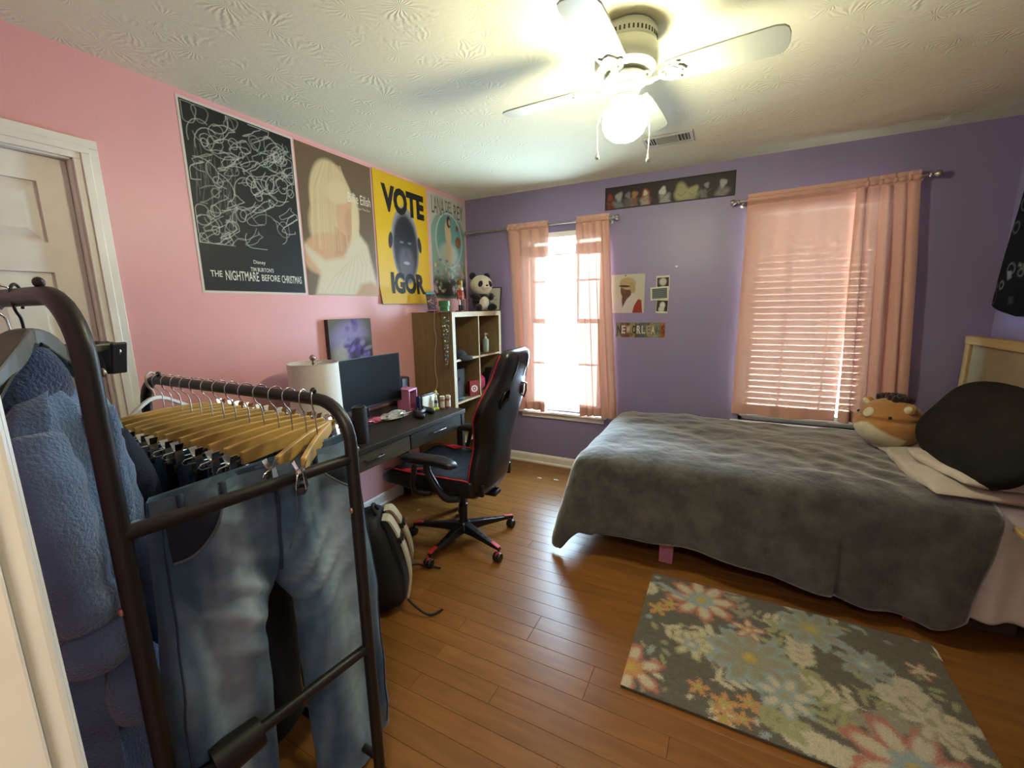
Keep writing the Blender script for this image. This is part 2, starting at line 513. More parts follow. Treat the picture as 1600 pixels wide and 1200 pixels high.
# short hallway behind the doorway
hb = MB()
hb.box((1.0, -5.1, 0), (1.1, YB - TH, H)); hb.box((3.5, -5.1, 0), (3.6, YB - TH, H)); hb.box((1.0, -5.1, 0), (3.6, -5.0, H))
struct(hb.build('wall_hall', mat('hall_wall_paint', '#c9bda3', .6, .03, 4)))
struct(MB().box((1.0, -5.1, H), (3.6, YB - TH, H + .1)).build('ceiling_hall', mat('hall_ceiling_paint', '#d8d2c0', .8)))

# six panel door in the pink wall
def six_panel_door():
    y0, y1, z1 = DOOR[0] + .018, DOOR[1] - .018, DOOR[3] - .018
    root = thing('door_1', (0, (y0+y1)/2, 0), None, None); struct(root)
    xf = -.035
    slab = MB()
    cols = [(y0 + .09, (y0+y1)/2 - .05), ((y0+y1)/2 + .05, y1 - .09)]
    rows = [(1.725, 1.94), (1.0, 1.615), (.22, .86)]
    slab.box((xf - .035, y0, .01), (xf - .012, y1, z1))
    ys = [y0, cols[0][0], cols[0][1], cols[1][0], cols[1][1], y1]
    # stiles, muntin, rails on the face
    for a, b_ in ((0, 1), (2, 3), (4, 5)): slab.box((xf - .013, ys[a], .01), (xf, ys[b_], z1))
    zr = [.01, .22, .86, 1.0, 1.615, 1.725, 1.94, z1]
    for a in range(0, 8, 2):
        for cc in cols: slab.box((xf - .013, cc[0], zr[a]), (xf, cc[1], zr[a+1]))
    slab.build('leaf', M_white_paint, root)
    for cc in cols:
        for r in rows:
            p = MB()
            a0, a1, b0, b1 = cc[0], cc[1], r[0], r[1]
            i = .012; j = .045
            vs = [(xf-.012,a0+i,b0+i),(xf-.012,a1-i,b0+i),(xf-.012,a1-i,b1-i),(xf-.012,a0+i,b1-i),
                  (xf-.002,a0+j,b0+j),(xf-.002,a1-j,b0+j),(xf-.002,a1-j,b1-j),(xf-.002,a0+j,b1-j)]
            p.add(vs, [(0,1,5,4),(1,2,6,5),(2,3,7,6),(3,0,4,7),(4,5,6,7)])
            p.build('panel', M_white_paint, root)
    cs = MB()
    for k, (t, w0, w1) in enumerate(((.013, 0.0, .022), (.02, .0225, .0445), (.0165, .045, .072))):
        cs.box((0, DOOR[1] - .01 + w0, 0), (t, DOOR[1] - .01 + w1 + .005, DOOR[3] - .01 + w0))
        cs.box((0, DOOR[0] + .01 - w1 - .005, 0), (t, DOOR[0] + .01 - w0, DOOR[3] - .01 + w0))
        cs.box((0, DOOR[0] + .01 - w1 - .005, DOOR[3] - .01 + w0), (t, DOOR[1] - .005 + w1, DOOR[3] - .005 + w1))
    cs.box((-TH, DOOR[1] - .016, 0), (-.001, DOOR[1], DOOR[3])); cs.box((-TH, DOOR[0], 0), (-.001, DOOR[0] + .016, DOOR[3] - .0165))
    cs.box((-TH, DOOR[0], DOOR[3] - .016), (-.001, DOOR[1], DOOR[3]))
    cs.build('casing', M_white_paint, root, bevel=.002)
    MB().box((-TH - .02, DOOR[0] - .1, 0), (-TH, DOOR[1] + .1, 2.2)).build('back_panel', M_white_paint, root)
    kn = MB(); kn.lathe([(.026,0),(.026,.006),(.012,.012),(.011,.03),(.026,.042),(.03,.055),(.022,.068),(.004,.072)],
                        Matrix.Translation((xf, y0 + .06, .95)) @ Matrix.Rotation(PI/2, 4, 'Y'), 20)
    kn.build('knob', M_nickel, root, smooth=True)
    MB().box((-TH, DOOR[0], .0), (0.0, DOOR[1], .012)).build('threshold', M_white_paint, root)
six_panel_door()

# windows
def glass_material():
    m = bpy.data.materials.new('window_glass'); m.use_nodes = True
    nt = m.node_tree; N = nt.nodes; L = nt.links; N.clear()
    out = N.new('ShaderNodeOutputMaterial'); tr = N.new('ShaderNodeBsdfTransparent'); gl = N.new('ShaderNodeBsdfGlossy')
    gl.inputs['Roughness'].default_value = .02; tr.inputs['Color'].default_value = (.94, .97, .96, 1)
    fr = N.new('ShaderNodeFresnel'); fr.inputs['IOR'].default_value = 1.45
    mx = N.new('ShaderNodeMixShader'); L.new(fr.outputs[0], mx.inputs[0]); L.new(tr.outputs[0], mx.inputs[1]); L.new(gl.outputs[0], mx.inputs[2])
    L.new(mx.outputs[0], out.inputs['Surface']); return m
M_glass = glass_material()
M_vinyl = mat('white_window_vinyl', '#dfe2dc', .35, .02, 8)
def window(n, W, mid, mun):
    x0, x1, z0, z1 = W
    root = struct(thing('window_%d' % n, ((x0+x1)/2, .09, z0), None, None))
    f = MB(); t = .03
    f.box((x0, .03, z0), (x0+t, .13, z1)); f.box((x1-t, .03, z0), (x1, .13, z1))
    f.box((x0, .03, z1-t), (x1, .13, z1)); f.box((x0, .03, z0), (x1, .13, z0+t))
    f.build('frame', M_vinyl, root, bevel=.003)
    for k, (a, b_, yy) in enumerate(((z0+t, mid+.02, .055), (mid-.02, z1-t, .09))):
        s = MB(); e = .028
        s.box((x0+t, yy, a), (x0+t+e, yy+.028, b_)); s.box((x1-t-e, yy, a), (x1-t, yy+.028, b_))
        s.box((x0+t+e, yy, a), (x1-t-e, yy+.028, a+e+.006)); s.box((x0+t+e, yy, b_-e-.006), (x1-t-e, yy+.028, b_))
        sash = s.build('sash', M_vinyl, root, bevel=.003)
        zm = (a + b_) / 2
        for mx_ in mun:
            MB().box((mx_-.007, yy+.008, a+e+.006), (mx_+.007, yy+.022, b_-e-.006)).build('muntin', M_vinyl, sash)
        edges = [x0+t+e] + [v for q in mun for v in (q-.007, q+.007)] + [x1-t-e]
        for i in range(0, len(edges), 2):
            MB().box((edges[i], yy+.008, zm-.007), (edges[i+1], yy+.022, zm+.007)).build('muntin', M_vinyl, sash)
        for i in range(0, len(edges), 2):
            for (p, q) in ((a+e+.006, zm-.007), (zm+.007, b_-e-.006)):
                MB().add([(edges[i],yy+.015,p),(edges[i+1],yy+.015,p),(edges[i+1],yy+.015,q),(edges[i],yy+.015,q)], [(0,1,2,3)]).build('pane', M_glass, sash)
    sl = MB(); sl.box((x0 - .05, -.045, z0 - .022), (x1 + .05, .03, z0)); sl.box((x0 - .03, -.016, z0 - .07), (x1 + .03, 0.0, z0 - .022))
    sl.build('sill', M_white_paint, root, bevel=.005, segs=3)
window(1, W1, 1.33, (.853, 1.067))
window(2, W2, 1.36, (2.61, 2.86))

# air vent in the ceiling
v = thing('ceiling_vent', (1.86, -.61, H), 'white metal air vent in the ceiling beside the fan', 'vent')
M_vent = mat('vent_white_metal', '#c9c7b8', .4, .05, 30)
vb = MB(); a0, a1, b0, b1 = 1.715, 2.0, -.695, -.525
vb.box((a0, b0, H-.008), (a1, b0+.025, H)); vb.box((a0, b1-.025, H-.008), (a1, b1, H))
vb.box((a0, b0+.025, H-.008), (a0+.02, b1-.025, H)); vb.box((a1-.02, b0+.025, H-.008), (a1, b1-.025, H))
for xx in (a0+.07, a1-.09): vb.box((xx, b0+.025, H-.007), (xx+.008, b1-.025, H))
vb.build('frame', M_vent, v, bevel=.002)
MB().box((a0+.02, b0+.025, H-.0012), (a1-.02, b1-.025, H-.0002)).build('duct', mat('vent_dark', '#38352e', .8), v)
for k in range(7):
    yy = b0 + .034 + k*.0165
    R_ = Matrix.Rotation(.7, 3, 'X')
    MB().cbox(((a0+.078+a1-.09)/2, yy, H-.006), (a1-.09-a0-.078, .014, .0015), rot=R_).build('slat', M_vent, v)
for k in range(3):
    MB().cbox((a0+.03+k*.014, (b0+b1)/2, H-.006), (.012, b1-b0-.05, .0015), rot=Matrix.Rotation(.7, 3, 'Y')).build('slat', M_vent, v)
    MB().cbox((a1-.03-k*.018, (b0+b1)/2, H-.006), (.012, b1-b0-.05, .0015), rot=Matrix.Rotation(-.9, 3, 'Y')).build('slat', M_vent, v)
# ------------------------------------------------------------------ ceiling fan
M_fan = mat('fan_white_enamel', '#b7bcae', .32, .03, 10)
def ceiling_fan(hx=1.855, hy=-1.75):
    root = thing('ceiling_fan', (hx, hy, H), 'white four blade ceiling fan with lit globe lamp and pull chains', 'fan')
    T = lambda z=0: Matrix.Translation((hx, hy, z))
    hs = MB()
    hs.lathe([(.085,H),(.105,H-.004),(.108,H-.012),(.106,H-.05),(.103,H-.054),(.112,H-.06),(.116,H-.075),(.116,H-.105),(.108,H-.125),(.085,H-.14),(.05,H-.148),(.03,H-.15)], T(), 40)
    hs.build('housing', M_fan, root, smooth=True, ang=.6)
    sl = MB()
    for k in range(44):
        a = 2*PI*k/44
        sl.cbox((hx+.1065*math.cos(a), hy+.1065*math.sin(a), H-.038), (.004, .006, .013), rot=Matrix.Rotation(a, 3, 'Z'))
    tag(sl.build('cooling_slots', mat('slot_dark', '#3a3a34', .8), root), 'ring of dark cooling slots')
    fw = MB()
    fw.lathe([(.03,H-.148),(.075,H-.152),(.08,H-.16),(.075,H-.172),(.04,H-.178),(.034,H-.18)], T(), 32)
    fw.build('flywheel', M_fan, root, smooth=True, ang=.6)
    sw = MB(); sw.lathe([(.02,H-.178),(.046,H-.18),(.047,H-.19),(.047,H-.218),(.05,H-.222),(.05,H-.236),(.046,H-.24),(.02,H-.24)], T(), 28)
    sw.build('switch_housing', M_fan, root, smooth=True, ang=.6)
    gl = bpy.data.materials.new('lit_opal_glass'); gl.use_nodes = True
    b = gl.node_tree.nodes['Principled BSDF']; b.inputs['Base Color'].default_value = (.9,.9,.85,1)
    b.inputs['Emission Color'].default_value = (1.0, .95, .68, 1); b.inputs['Emission Strength'].default_value = LAMP_STRENGTH
    gb = MB(); zt = H-.236
    gb.lathe([(.045,zt),(.046,zt-.006),(.06,zt-.018),(.076,zt-.038),(.083,zt-.06),(.081,zt-.083),(.069,zt-.105),(.047,zt-.122),(.02,zt-.13),(.001,zt-.131)], T(), 24)
    tag(gb.build('globe', gl, root, smooth=True), 'glowing white glass globe')
    BL = [-3, 87, 177, 267]
    zb = H-.165
    for k, deg in enumerate(BL):
        Rz = Matrix.Translation((hx, hy, zb)) @ Matrix.Rotation(math.radians(deg), 4, 'Z') @ Matrix.Rotation(math.radians(-11), 4, 'X')
        # blade outline along +x
        r0, r1 = .145, .515
        poly = []
        def w(x): return interp(x, [r0, .2, .35, .47, r1], [.048, .056, .064, .066, .064])
        xs = [r0, .2, .28, .36, .44, .475]
        up = [(x, w(x)) for x in xs] + [(.5, .058), (.512, .044), (.518, .02)]
        poly = up + [(x, -y_) for x, y_ in reversed(up)]
        bl = MB().prism(poly, -.003, .003, Rz).build('blade', M_fan, root, bevel=.0015)
        ir = MB()
        # ornate bracket: stem, scroll ring and scalloped plate under the blade
        ir.tube([Rz @ Vector(p) for p in spline([(.062,0,.004),(.085,.0,-.012),(.11,0,-.014),(.14,0,-.006)], 5)], [.0085]*16, 8)
        for sg in (-1, 1):
            pts = [Rz @ Vector((.155 + .032*math.cos(a), sg*(.0 + .03*math.sin(a)), -.006)) for a in np.linspace(.2, PI+.0, 9)]
            ir.tube(pts, .0055, 6)
            pts = [Rz @ Vector((.078 + .02*math.cos(a), sg*(.018 + .014*math.sin(a)), -.003)) for a in np.linspace(0, 2*PI, 10, endpoint=False)]
            ir.tube(pts, .004, 6, closed=True)
        pl = [(.148,.012),(.165,.035),(.185,.046),(.195,.04),(.188,.026),(.2,.018),(.212,.0)]
        pl = pl + [(x, -y_) for x, y_ in reversed(pl[:-1])]
        ir.prism(pl, -.009, -.003, Rz)
        iro = ir.build('blade_bracket', M_fan, root, smooth=True, ang=.7)
        for (sx, sy) in ((.17,.022),(.17,-.022),(.198,0)):
            q = Rz @ Vector((sx, sy, -.009)); MB().ell(q, (.004,.004,.003), nu=8, nv=6).build('screw', M_nickel, iro, smooth=True)
    M_chain = mat('pull_chain', '#d8d2ba', .3, metal=.6)
    for (dx, dy, z0, z1) in ((-.058, -.052, H-.245, 2.0), (.068, -.02, H-.245, 1.975)):
        ch = MB(); x, y = hx+dx*.8, hy+dy*.8
        top = Vector((hx+dx*.55, hy+dy*.55, z0))
        side = Vector((hx+dx*1.42, hy+dy*1.42, z0-.07))
        ch.tube(spline([top, top+Vector((dx*.35,dy*.35,-.008)), side, (side.x, side.y, z1+.03)], 6), .002, 6)
        cho = ch.build('pull_chain', M_chain, root)
        pb = MB(); pb.lathe([(.001,.034),(.003,.03),(.004,.02),(.0075,.01),(.008,.004),(.005,0),(.001,-.001)], Matrix.Translation((side.x, side.y, z1)), 12)
        pb.build('pull_knob', M_fan, cho, smooth=True)
ceiling_fan()

# ------------------------------------------------------------------ curtain rods, curtains, blinds
def rod(name, p0, p1, r, label, fin=.0):
    p0, p1 = Vector(p0), Vector(p1); d = (p1-p0).normalized()
    root = thing(name, ((p0+p1)/2), label, 'curtain rod', 'curtain rods')
    MB().cyl(p0, p1, r, n=12).build('rod', M_nickel, root, smooth=True, ang=.8)
    for p, s in ((p0, -1), (p1, 1)):
        f = MB()
        Mx = Matrix.Translation(p) @ (d*s).to_track_quat('Z', 'Y').to_matrix().to_4x4()
        f.lathe([(r,-.012),(r*1.5,-.008),(r*1.5,0),(r*1.0,.004),(r*1.0,.01),(r*2.0,.02),(r*2.4,.032),(r*1.9,.042),(r*.6,.046)], Mx, 16)
        f.build('finial', M_nickel, root, smooth=True, ang=.9)
        q = p - d*s*.035
        b = MB(); b.tube([(q.x, q.y, q.z-.014), (q.x, q.y+.03, q.z-.016), (q.x, -.004, q.z-.016)], .0055, 8)
        b.lathe([(.016,0),(.016,.004),(.006,.006)], Matrix.Translation((q.x, -.0005, q.z-.016)) @ Matrix.Rotation(PI/2, 4, 'X'), 14)
        b.build('bracket', M_nickel, root, smooth=True, ang=.8)
rod('curtain_rod', (.085, -.075, 2.132), (1.405, -.075, 2.13), .0085, 'brushed metal curtain rod over the partly open pink curtains beside the shelf')
rod('curtain_rod', (2.255, -.075, 2.14), (3.245, -.075, 2.172), .0085, 'brushed metal curtain rod above the bed holding drawn pink curtains')

def curtain_material():
    m = bpy.data.materials.new('sheer_pink_curtain'); m.use_nodes = True
    nt = m.node_tree; N = nt.nodes; L = nt.links; N.clear()
    out = N.new('ShaderNodeOutputMaterial')
    tc = N.new('ShaderNodeTexCoord')
    n = N.new('ShaderNodeTexNoise'); n.inputs['Scale'].default_value = 1.0; n.inputs['Detail'].default_value = 4
    mp = N.new('ShaderNodeMapping'); mp.inputs['Scale'].default_value = (18, 18, 160)
    L.new(tc.outputs['Object'], mp.inputs['Vector']); L.new(mp.outputs[0], n.inputs['Vector'])
    mix = N.new('ShaderNodeMix'); mix.data_type = 'RGBA'
    mix.inputs['A'].default_value = (*rgb('#d8a896'), 1); mix.inputs['B'].default_value = (*rgb('#e2b6a5'), 1)
    L.new(n.outputs['Fac'], mix.inputs['Factor'])
    df = N.new('ShaderNodeBsdfDiffuse'); tl = N.new('ShaderNodeBsdfTranslucent'); tr = N.new('ShaderNodeBsdfTransparent')
    L.new(mix.outputs['Result'], df.inputs['Color']); L.new(mix.outputs['Result'], tl.inputs['Color'])
    tr.inputs['Color'].default_value = (.84, .47, .34, 1)
    m1 = N.new('ShaderNodeMixShader'); m1.inputs[0].default_value = .03
    L.new(df.outputs[0], m1.inputs[1]); L.new(tl.outputs[0], m1.inputs[2])
    m2 = N.new('ShaderNodeMixShader'); m2.inputs[0].default_value = .042
    L.new(m1.outputs[0], m2.inputs[1]); L.new(tr.outputs[0], m2.inputs[2])
    L.new(m2.outputs[0], out.inputs['Surface']); return m
M_curt = curtain_material()
def curtain(label, top, bot, ztop, zbot, yb, waves, amp, seed, group='pink curtain panels', pinch=None, dz=0.0, hem=.075, spread=None):
    """top=(x0,x1) at the rod, bot=(x0,x1) at the hem; vertical folds"""
    rnd = random.Random(seed)
    ph = [rnd.uniform(0, 6.28) for _ in range(4)]; fr = [waves, waves*.53, waves*1.7]
    root = thing('sheer_curtain', ((top[0]+top[1])/2, yb, zbot), label, 'curtain', group)
    zt0 = ztop
    def P(u, t):   # t 0 bottom .. 1 top
        s = 1 - t
        tt = t
        x0 = top[0]*tt + bot[0]*(1-tt); x1 = top[1]*tt + bot[1]*(1-tt)
        if spread: x0, x1 = x0 + spread[0]*math.sin(PI*tt), x1 + spread[1]*math.sin(PI*tt)
        a = amp * (.45 + .55*min(1, s*3)) 
        fold = math.sin(fr[0]*u*6.28+ph[0] + .5*math.sin(s*2.2+ph[3])) + .5*math.sin(fr[1]*u*6.28+ph[1]+s*1.3) + .25*math.sin(fr[2]*u*6.28+ph[2]-s*.8)
        x = x0 + (x1-x0)*u + .25*a*math.cos(fr[0]*u*6.28+ph[0])
        y = yb + a*.62*fold - a*.2
        y = min(y, -.026)
        zt = ztop + dz*u
        z = zbot + (zt-zbot)*t + (.006*math.sin(u*9+ph[1]) if t < .02 else 0)
        return x, y, z
    nu = max(40, int(waves*14))
    hz = hem / (ztop - zbot); rz = .05 / (ztop - zbot)
    MB().grid(lambda u, t: P(u, hz + (1-hz-rz)*t), nu, 44).build('panel', M_curt, root, smooth=True)
    # doubled hem at the bottom and rod pocket at the top
    h = MB()
    h.grid(lambda u, t: P(u, hz*t), nu, 4)
    h.grid(lambda u, t: tuple(Vector(P(u, hz*t)) + Vector((0, .003, 0))), nu, 4)
    h.build('hem', M_curt, root, smooth=True)
    k = MB()
    def pocket(u, t):
        x, y, z = P(u, 1 - rz)
        a = -PI/2 + 2*PI*t
        zr = ztop + dz*u - .02
        rr = .0145 + .003*math.sin(u*waves*12+ph[2])
        return x, -.075 + rr*math.cos(a)*1.0, zr + rr*math.sin(a)*1.1
    k.grid(pocket, nu, 13)
    k.grid(lambda u, t: (P(u, 1-rz)[0], P(u, 1-rz)[1]*(1-t)+(-.075-.0)*t, P(u, 1-rz)[2] + (ztop+dz*u-.034-P(u, 1-rz)[2])*t), nu, 4)
    k.grid(lambda u, t: (P(u, 1-rz)[0], -.075 + .003*math.sin(u*waves*9), ztop+dz*u-.006+.024*t), nu, 3)
    k.build('rod_pocket', M_curt, root, smooth=True)
curtain('pink curtain panel beside the shelf and panda, left of the bright window', (.476,.862), (.56,.842), 2.15, .535, -.075, 4.0, .03, 3)
curtain('narrow gathered pink curtain panel right of the bright window, beside the portrait print', (1.108,1.372), (1.17,1.492), 2.15, .53, -.075, 5.0, .036, 5)
curtain('wide flat pink curtain panel drawn over the blind above the bed', (2.315,2.93), (2.315,2.935), 2.165, .655, -.052, 4.0, .011, 8, dz=.012)
curtain('gathered pink curtain panel at the headboard end of the bed window', (2.905,3.19), (2.955,3.285), 2.178, .67, -.075, 4.5, .04, 11, dz=.01)

M_slat = mat('white_blind_slat', '#e2dfd4', .4, .03, 20)
_nt = M_slat.node_tree; _tl = _nt.nodes.new('ShaderNodeBsdfTranslucent'); _tl.inputs['Color'].default_value = (.75, .72, .66, 1)
_ms = _nt.nodes.new('ShaderNodeMixShader'); _ms.inputs[0].default_value = .12
_nt.links.new(_nt.nodes['Principled BSDF'].outputs[0], _ms.inputs[1]); _nt.links.new(_tl.outputs[0], _ms.inputs[2])
_nt.links.new(_ms.outputs[0], _nt.nodes['Material Output'].inputs['Surface'])
def slat_mesh(x0, x1, wd=.05):
    mb = MB(); n = 5
    for k in range(n):
        pass
    prof = [(-wd/2 + wd*k/(n-1), .003*(1-((k-(n-1)/2)/((n-1)/2))**2)) for k in range(n)]
    poly = prof + [(p[0], p[1]-.0022) for p in reversed(prof)]
    Mx = Matrix(((0,0,1,0),(1,0,0,0),(0,1,0,0),(0,0,0,1)))
    mb.prism(poly, x0, x1, Mx); return mb
def blind(name, label, W, slats, bottom, ladder, yo=.008):
    x0, x1 = W[0]+.012, W[1]-.012
    root = thing(name, ((x0+x1)/2, .0, bottom), label, 'blind', 'window blinds')
    cx = (x0+x1)/2
    MB().box((x0, -.012, W[3]-.045), (x1, .026, W[3]-.002)).build('head_rail', M_slat, root, bevel=.003)
    base = None
    for (z, ang) in slats:
        if base is None:
            o = slat_mesh(x0-cx, x1-cx).build('slat', M_slat, root, local=True, smooth=False); base = o
        else:
            o = base.copy(); COL.objects.link(o); o.parent = root
        o.location = (0, yo, z - bottom); o.rotation_euler = (ang, 0, 0)
    MB().box((x0, -.018, bottom), (x1, .034, bottom+.016)).build('bottom_rail', M_slat, root, bevel=.004)
    c = MB()
    for lx in ladder:
        for yy in (-.019, .035):
            c.cyl((lx, yy, bottom+.01), (lx, yy, W[3]-.03), .0009, n=5)
    c.build('cords', M_slat, root)
blind('window_blind', 'white slat blind raised into a stack at the top of the bright window', W1,
      [(1.905 + .0066*k, 0.0) for k in range(11)] + [(2.015, .12)], 1.885, (.78, 1.14))
blind('window_blind', 'closed white slat blind behind the drawn curtains above the bed', W2,
      [(.665 + .0436*k, -.86) for k in range(32)], .635, (2.5, 2.97), -.004)

# ------------------------------------------------------------------ posters and prints
def on_left(y, z, w, d=.0): return frame_mat((d, y, z), (0, 1, 0), (0, 0, 1))
def on_back(x, z, d=.0): return frame_mat((x, -d, z), (1, 0, 0), (0, 0, 1))
def poster(name, label, M, paint, w, h, texts=(), border=None, group='wall posters', bend=None, cat='poster', sheet_c='#d8d2c4'):
    base = M @ Vector((w/2, 0, 0))
    root = thing(name, base, label, cat, group)
    sh = MB()
    sh.grid(lambda u, v: tuple(M @ Vector((u*w, v*h, .0004 + (bend(u*w, v*h) if bend else 0)))), 40 if bend else 3, 40 if bend else 3)
    sh.build('paper', mat('poster_paper_' + sheet_c, sheet_c, .55), root)
    paint.mesh(M, bend, .0016).build('print', M_print, root, smooth=True)
    if texts:
        for (body, x0, y0, x1, y1, col, bold) in texts:
            mm = mat('print_ink_' + col, col, .5, spec=.35)
            MB().text(body, M, x0, y0, x1, y1, 0, .0024, bold, bend).build('lettering', mm, root)
    return root

# 1: black poster with white line drawing
w, h = .571, .865
p = Paint(w, h, 190, 285, '#181816')
rnd = random.Random(4)
for k in range(120):
    cx, cy = rnd.uniform(.03, w-.03), rnd.uniform(.25, h-.03)
    if k % 3 == 0:
        pts = [(cx + .05*math.sin(a*1.3+k)*rnd.uniform(.6,1.2), cy + .045*math.cos(a*.9+k)) for a in np.linspace(0, 5, 14)]
    elif k % 3 == 1:
        r = rnd.uniform(.012, .045); pts = [(cx + r*math.cos(a)*(1+.15*math.sin(3*a+k)), cy + r*1.2*math.sin(a)) for a in np.linspace(0, 6.3, 18)]
    else:
        ang = rnd.uniform(0, 6.28); pts = [(cx + t*.13*math.cos(ang+1.6*t), cy + t*.13*math.sin(ang+1.6*t)) for t in np.linspace(0, 1, 9)]
    pts = [(min(max(a, .018), w-.018), min(max(b, .235), h-.018)) for a, b in pts]
    p.line(pts, .0026, '#c4c5b8', rnd.uniform(.5, 1.0))
for k in range(46):   # dense pale hatching on the left
    cx, cy = rnd.uniform(.03, .22), rnd.uniform(.28, .62)
    p.line([(cx, cy), (cx + rnd.uniform(-.01,.03), cy + .1)], .002, '#8f9186', .5)
p.blend(((p.X < .011) | (p.X > w-.011) | (p.Y < .011) | (p.Y > h-.011)).astype(float), '#d9cfc4')
poster('poster', 'black poster of white line drawing with white lettering, nearest the closet door', on_left(-2.336, 1.551, w, .0), p, w, h,
       [('Disney', .265, .150, .33, .174, '#d6d4c6', .008), ("TIM BURTON'S", .245, .115, .372, .137, '#d6d4c6', .012),
        ('THE', .045, .078, .10, .108, '#d6d4c6', .012), ('NIGHTMARE', .115, .064, .285, .112, '#d6d4c6', .012),
        ('BEFORE', .30, .068, .405, .102, '#d6d4c6', .012), ('CHRISTMAS', .415, .062, .54, .104, '#d6d4c6', .012)], sheet_c='#d8cfc6')
# 2: brown photographic poster, fair haired figure in a cream blouse, no features
w, h = .573, .86
p = Paint(w, h, 170, 255, '#6a563d')
p.blend(np.clip((.5 - p.Y/h)*.5, 0, 1), '#8a7355')
p.ell(.24, .54, .17, .275, '#cbb488', .10, .10)                       # hair mass
p.ell(.20, .40, .15, .20, '#c9b083', .1, .2); p.ell(.39, .47, .05, .17, '#cdb78e', -.12, .3)
p.ell(.17, .25, .19, .13, '#c69c74', .2, .15)                         # shoulder
p.poly([(.22, .25), (.24, .42), (.37, .42), (.36, .28)], '#b98c66', .03)   # neck
rs = random.Random(21)
for k in range(70):
    a = rs.uniform(-1, 1); x0_ = .23 + a*.15
    p.line([(.25+a*.07, .80), (x0_+.01, .62+.05*(1-a*a)), (x0_+.01*a, .42), (x0_+.02*a, .28)], .004, rs.choice(['#ddcba2', '#b89a68', '#d3bd90', '#c4aa7a']), .3)
p.ell(.325, .51, .072, .125, '#c99f7b', -.12, .12)                    # plain face shape
p.ell(.355, .47, .035, .08, '#b58a66', -.12, .6, .6)
p.ell(.285, .64, .10, .07, '#cfb98d', .25, .25)                       # fringe
p.ell(.395, .50, .018, .15, '#d0ba90', -.1, .3)
p.poly([(.05, .0), (.10, .14), (.0, .26), (.0, .30), (.14, .21), (.29, .24), (.36, .36), (.42, .42), (.50, .34), (.56, .10), (.573, .0)], '#cbbd9d', .03)
for k in range(9):
    p.line([(.12+.045*k, .02), (.2+.04*k, .12+.012*k), (.3+.02*k, .2+.015*k)], .006, '#b5a582', .45)
p.poly([(.36, .0), (.42, .08), (.52, .10), (.573, .06), (.573, .0)], '#bb9168', .03)
poster('poster', 'brown poster of a fair haired figure in a cream blouse', on_left(-1.755, 1.551, w), p, w, h,
       [('Billie Eilish', .36, .60, .555, .66, '#e2d8c2', .0), ('Happier Than Ever', .42, .562, .545, .58, '#cfc3aa', .0)], sheet_c='#b9a98a')
# 3: yellow poster with dark oval head and bold black words
w, h = .585, .92
bend3 = lambda x, y: .004 + .035*max(0, 1 - y/.12)*(.35 + .65*abs(x/.585-.35))
p = Paint(w, h, 150, 235, '#d6ab12')
p.ell(.305, .44, .155, .285, '#8f8a8a', 0, .06)
for sx in (-1, 1): p.ell(.305+sx*.165, .46, .022, .06, '#2a2628', sx*.15, .2)
p.ell(.305, .42, .138, .25, '#2c292b', 0, .22)
p.ell(.305, .30, .085, .13, '#59545a', 0, .5)
p.ell(.305, .53, .10, .10, '#1d1b1d', 0, .5)
p.ell(.26, .46, .022, .009, '#6f6a70', 0, .5); p.ell(.35, .46, .022, .009, '#6f6a70', 0, .5)
p.ell(.305, .31, .035, .012, '#9b979b', 0, .5); p.ell(.305, .385, .02, .03, '#4a464b', 0, .6)
poster('poster', 'yellow poster with dark oval head between bold black words, lower edge curling', on_left(-1.168, 1.498, w), p, w, h,
       [('VOTE', .075, .655, .545, .845, '#15130c', .055), ('IGOR', .12, .075, .51, .235, '#15130c', .055)], bend=bend3, sheet_c='#cfa613')
# 4: pale poster with teal disc and flowers
w, h = .535, .865
p = Paint(w, h, 170, 270, '#8aa79a')
p.poly([(0, .56), (0, h), (w, h), (w, .56), (.46, .68), (.27, .76), (.08, .68)], '#c3c1b0', .01)
p.ell(.275, .50, .20, .235, '#bfc7bb'); p.ell(.275, .50, .185, .22, '#6d9c90')
p.ell(.26, .38, .15, .10, '#a9bca9', 0, .4)
p.ell(.26, .56, .045, .11, '#cbb48a', .1, .2); p.ell(.275, .66, .03, .05, '#4a342a', 0, .2); p.ell(.285, .655, .016, .026, '#c59a77', 0, .3)
p.ell(.27, .40, .06, .1, '#c6ad8b', .1, .4); p.ell(.41, .50, .045, .05, '#8a5a34', 0, .2); p.ell(.40, .62, .022, .025, '#7a4c3a', 0, .3)
rnd = random.Random(9)
p.poly([(0, 0), (0, .20), (.2, .16), (.4, .2), (w, .18), (w, 0)], '#3a3a30', .06)
for k in range(90):
    cx, cy = rnd.uniform(.02, w-.02), rnd.uniform(.05, .33)
    p.ell(cx, cy, rnd.uniform(.01, .026), rnd.uniform(.01, .024), rnd.choice(['#b49aa0', '#c9b7a6', '#8a9a72', '#a98f70', '#7d6a85', '#cfc9b2', '#8f8a50']), rnd.uniform(0, 3), .5, .85, (.18, 5, k))
p.blend(((p.X < .018) | (p.X > w-.018) | (p.Y > h-.018)).astype(float), '#c9c5b6')
poster('poster', 'pale poster of teal disc and flowers in the corner by the purple wall', on_left(-.552, 1.545, w), p, w, h,
       [('LANA', .04, .70, .215, .835, '#55594c', .0), ('DEL', .235, .735, .335, .83, '#55594c', .0), ('REY', .36, .70, .50, .82, '#55594c', .0)], sheet_c='#cfcbbd')

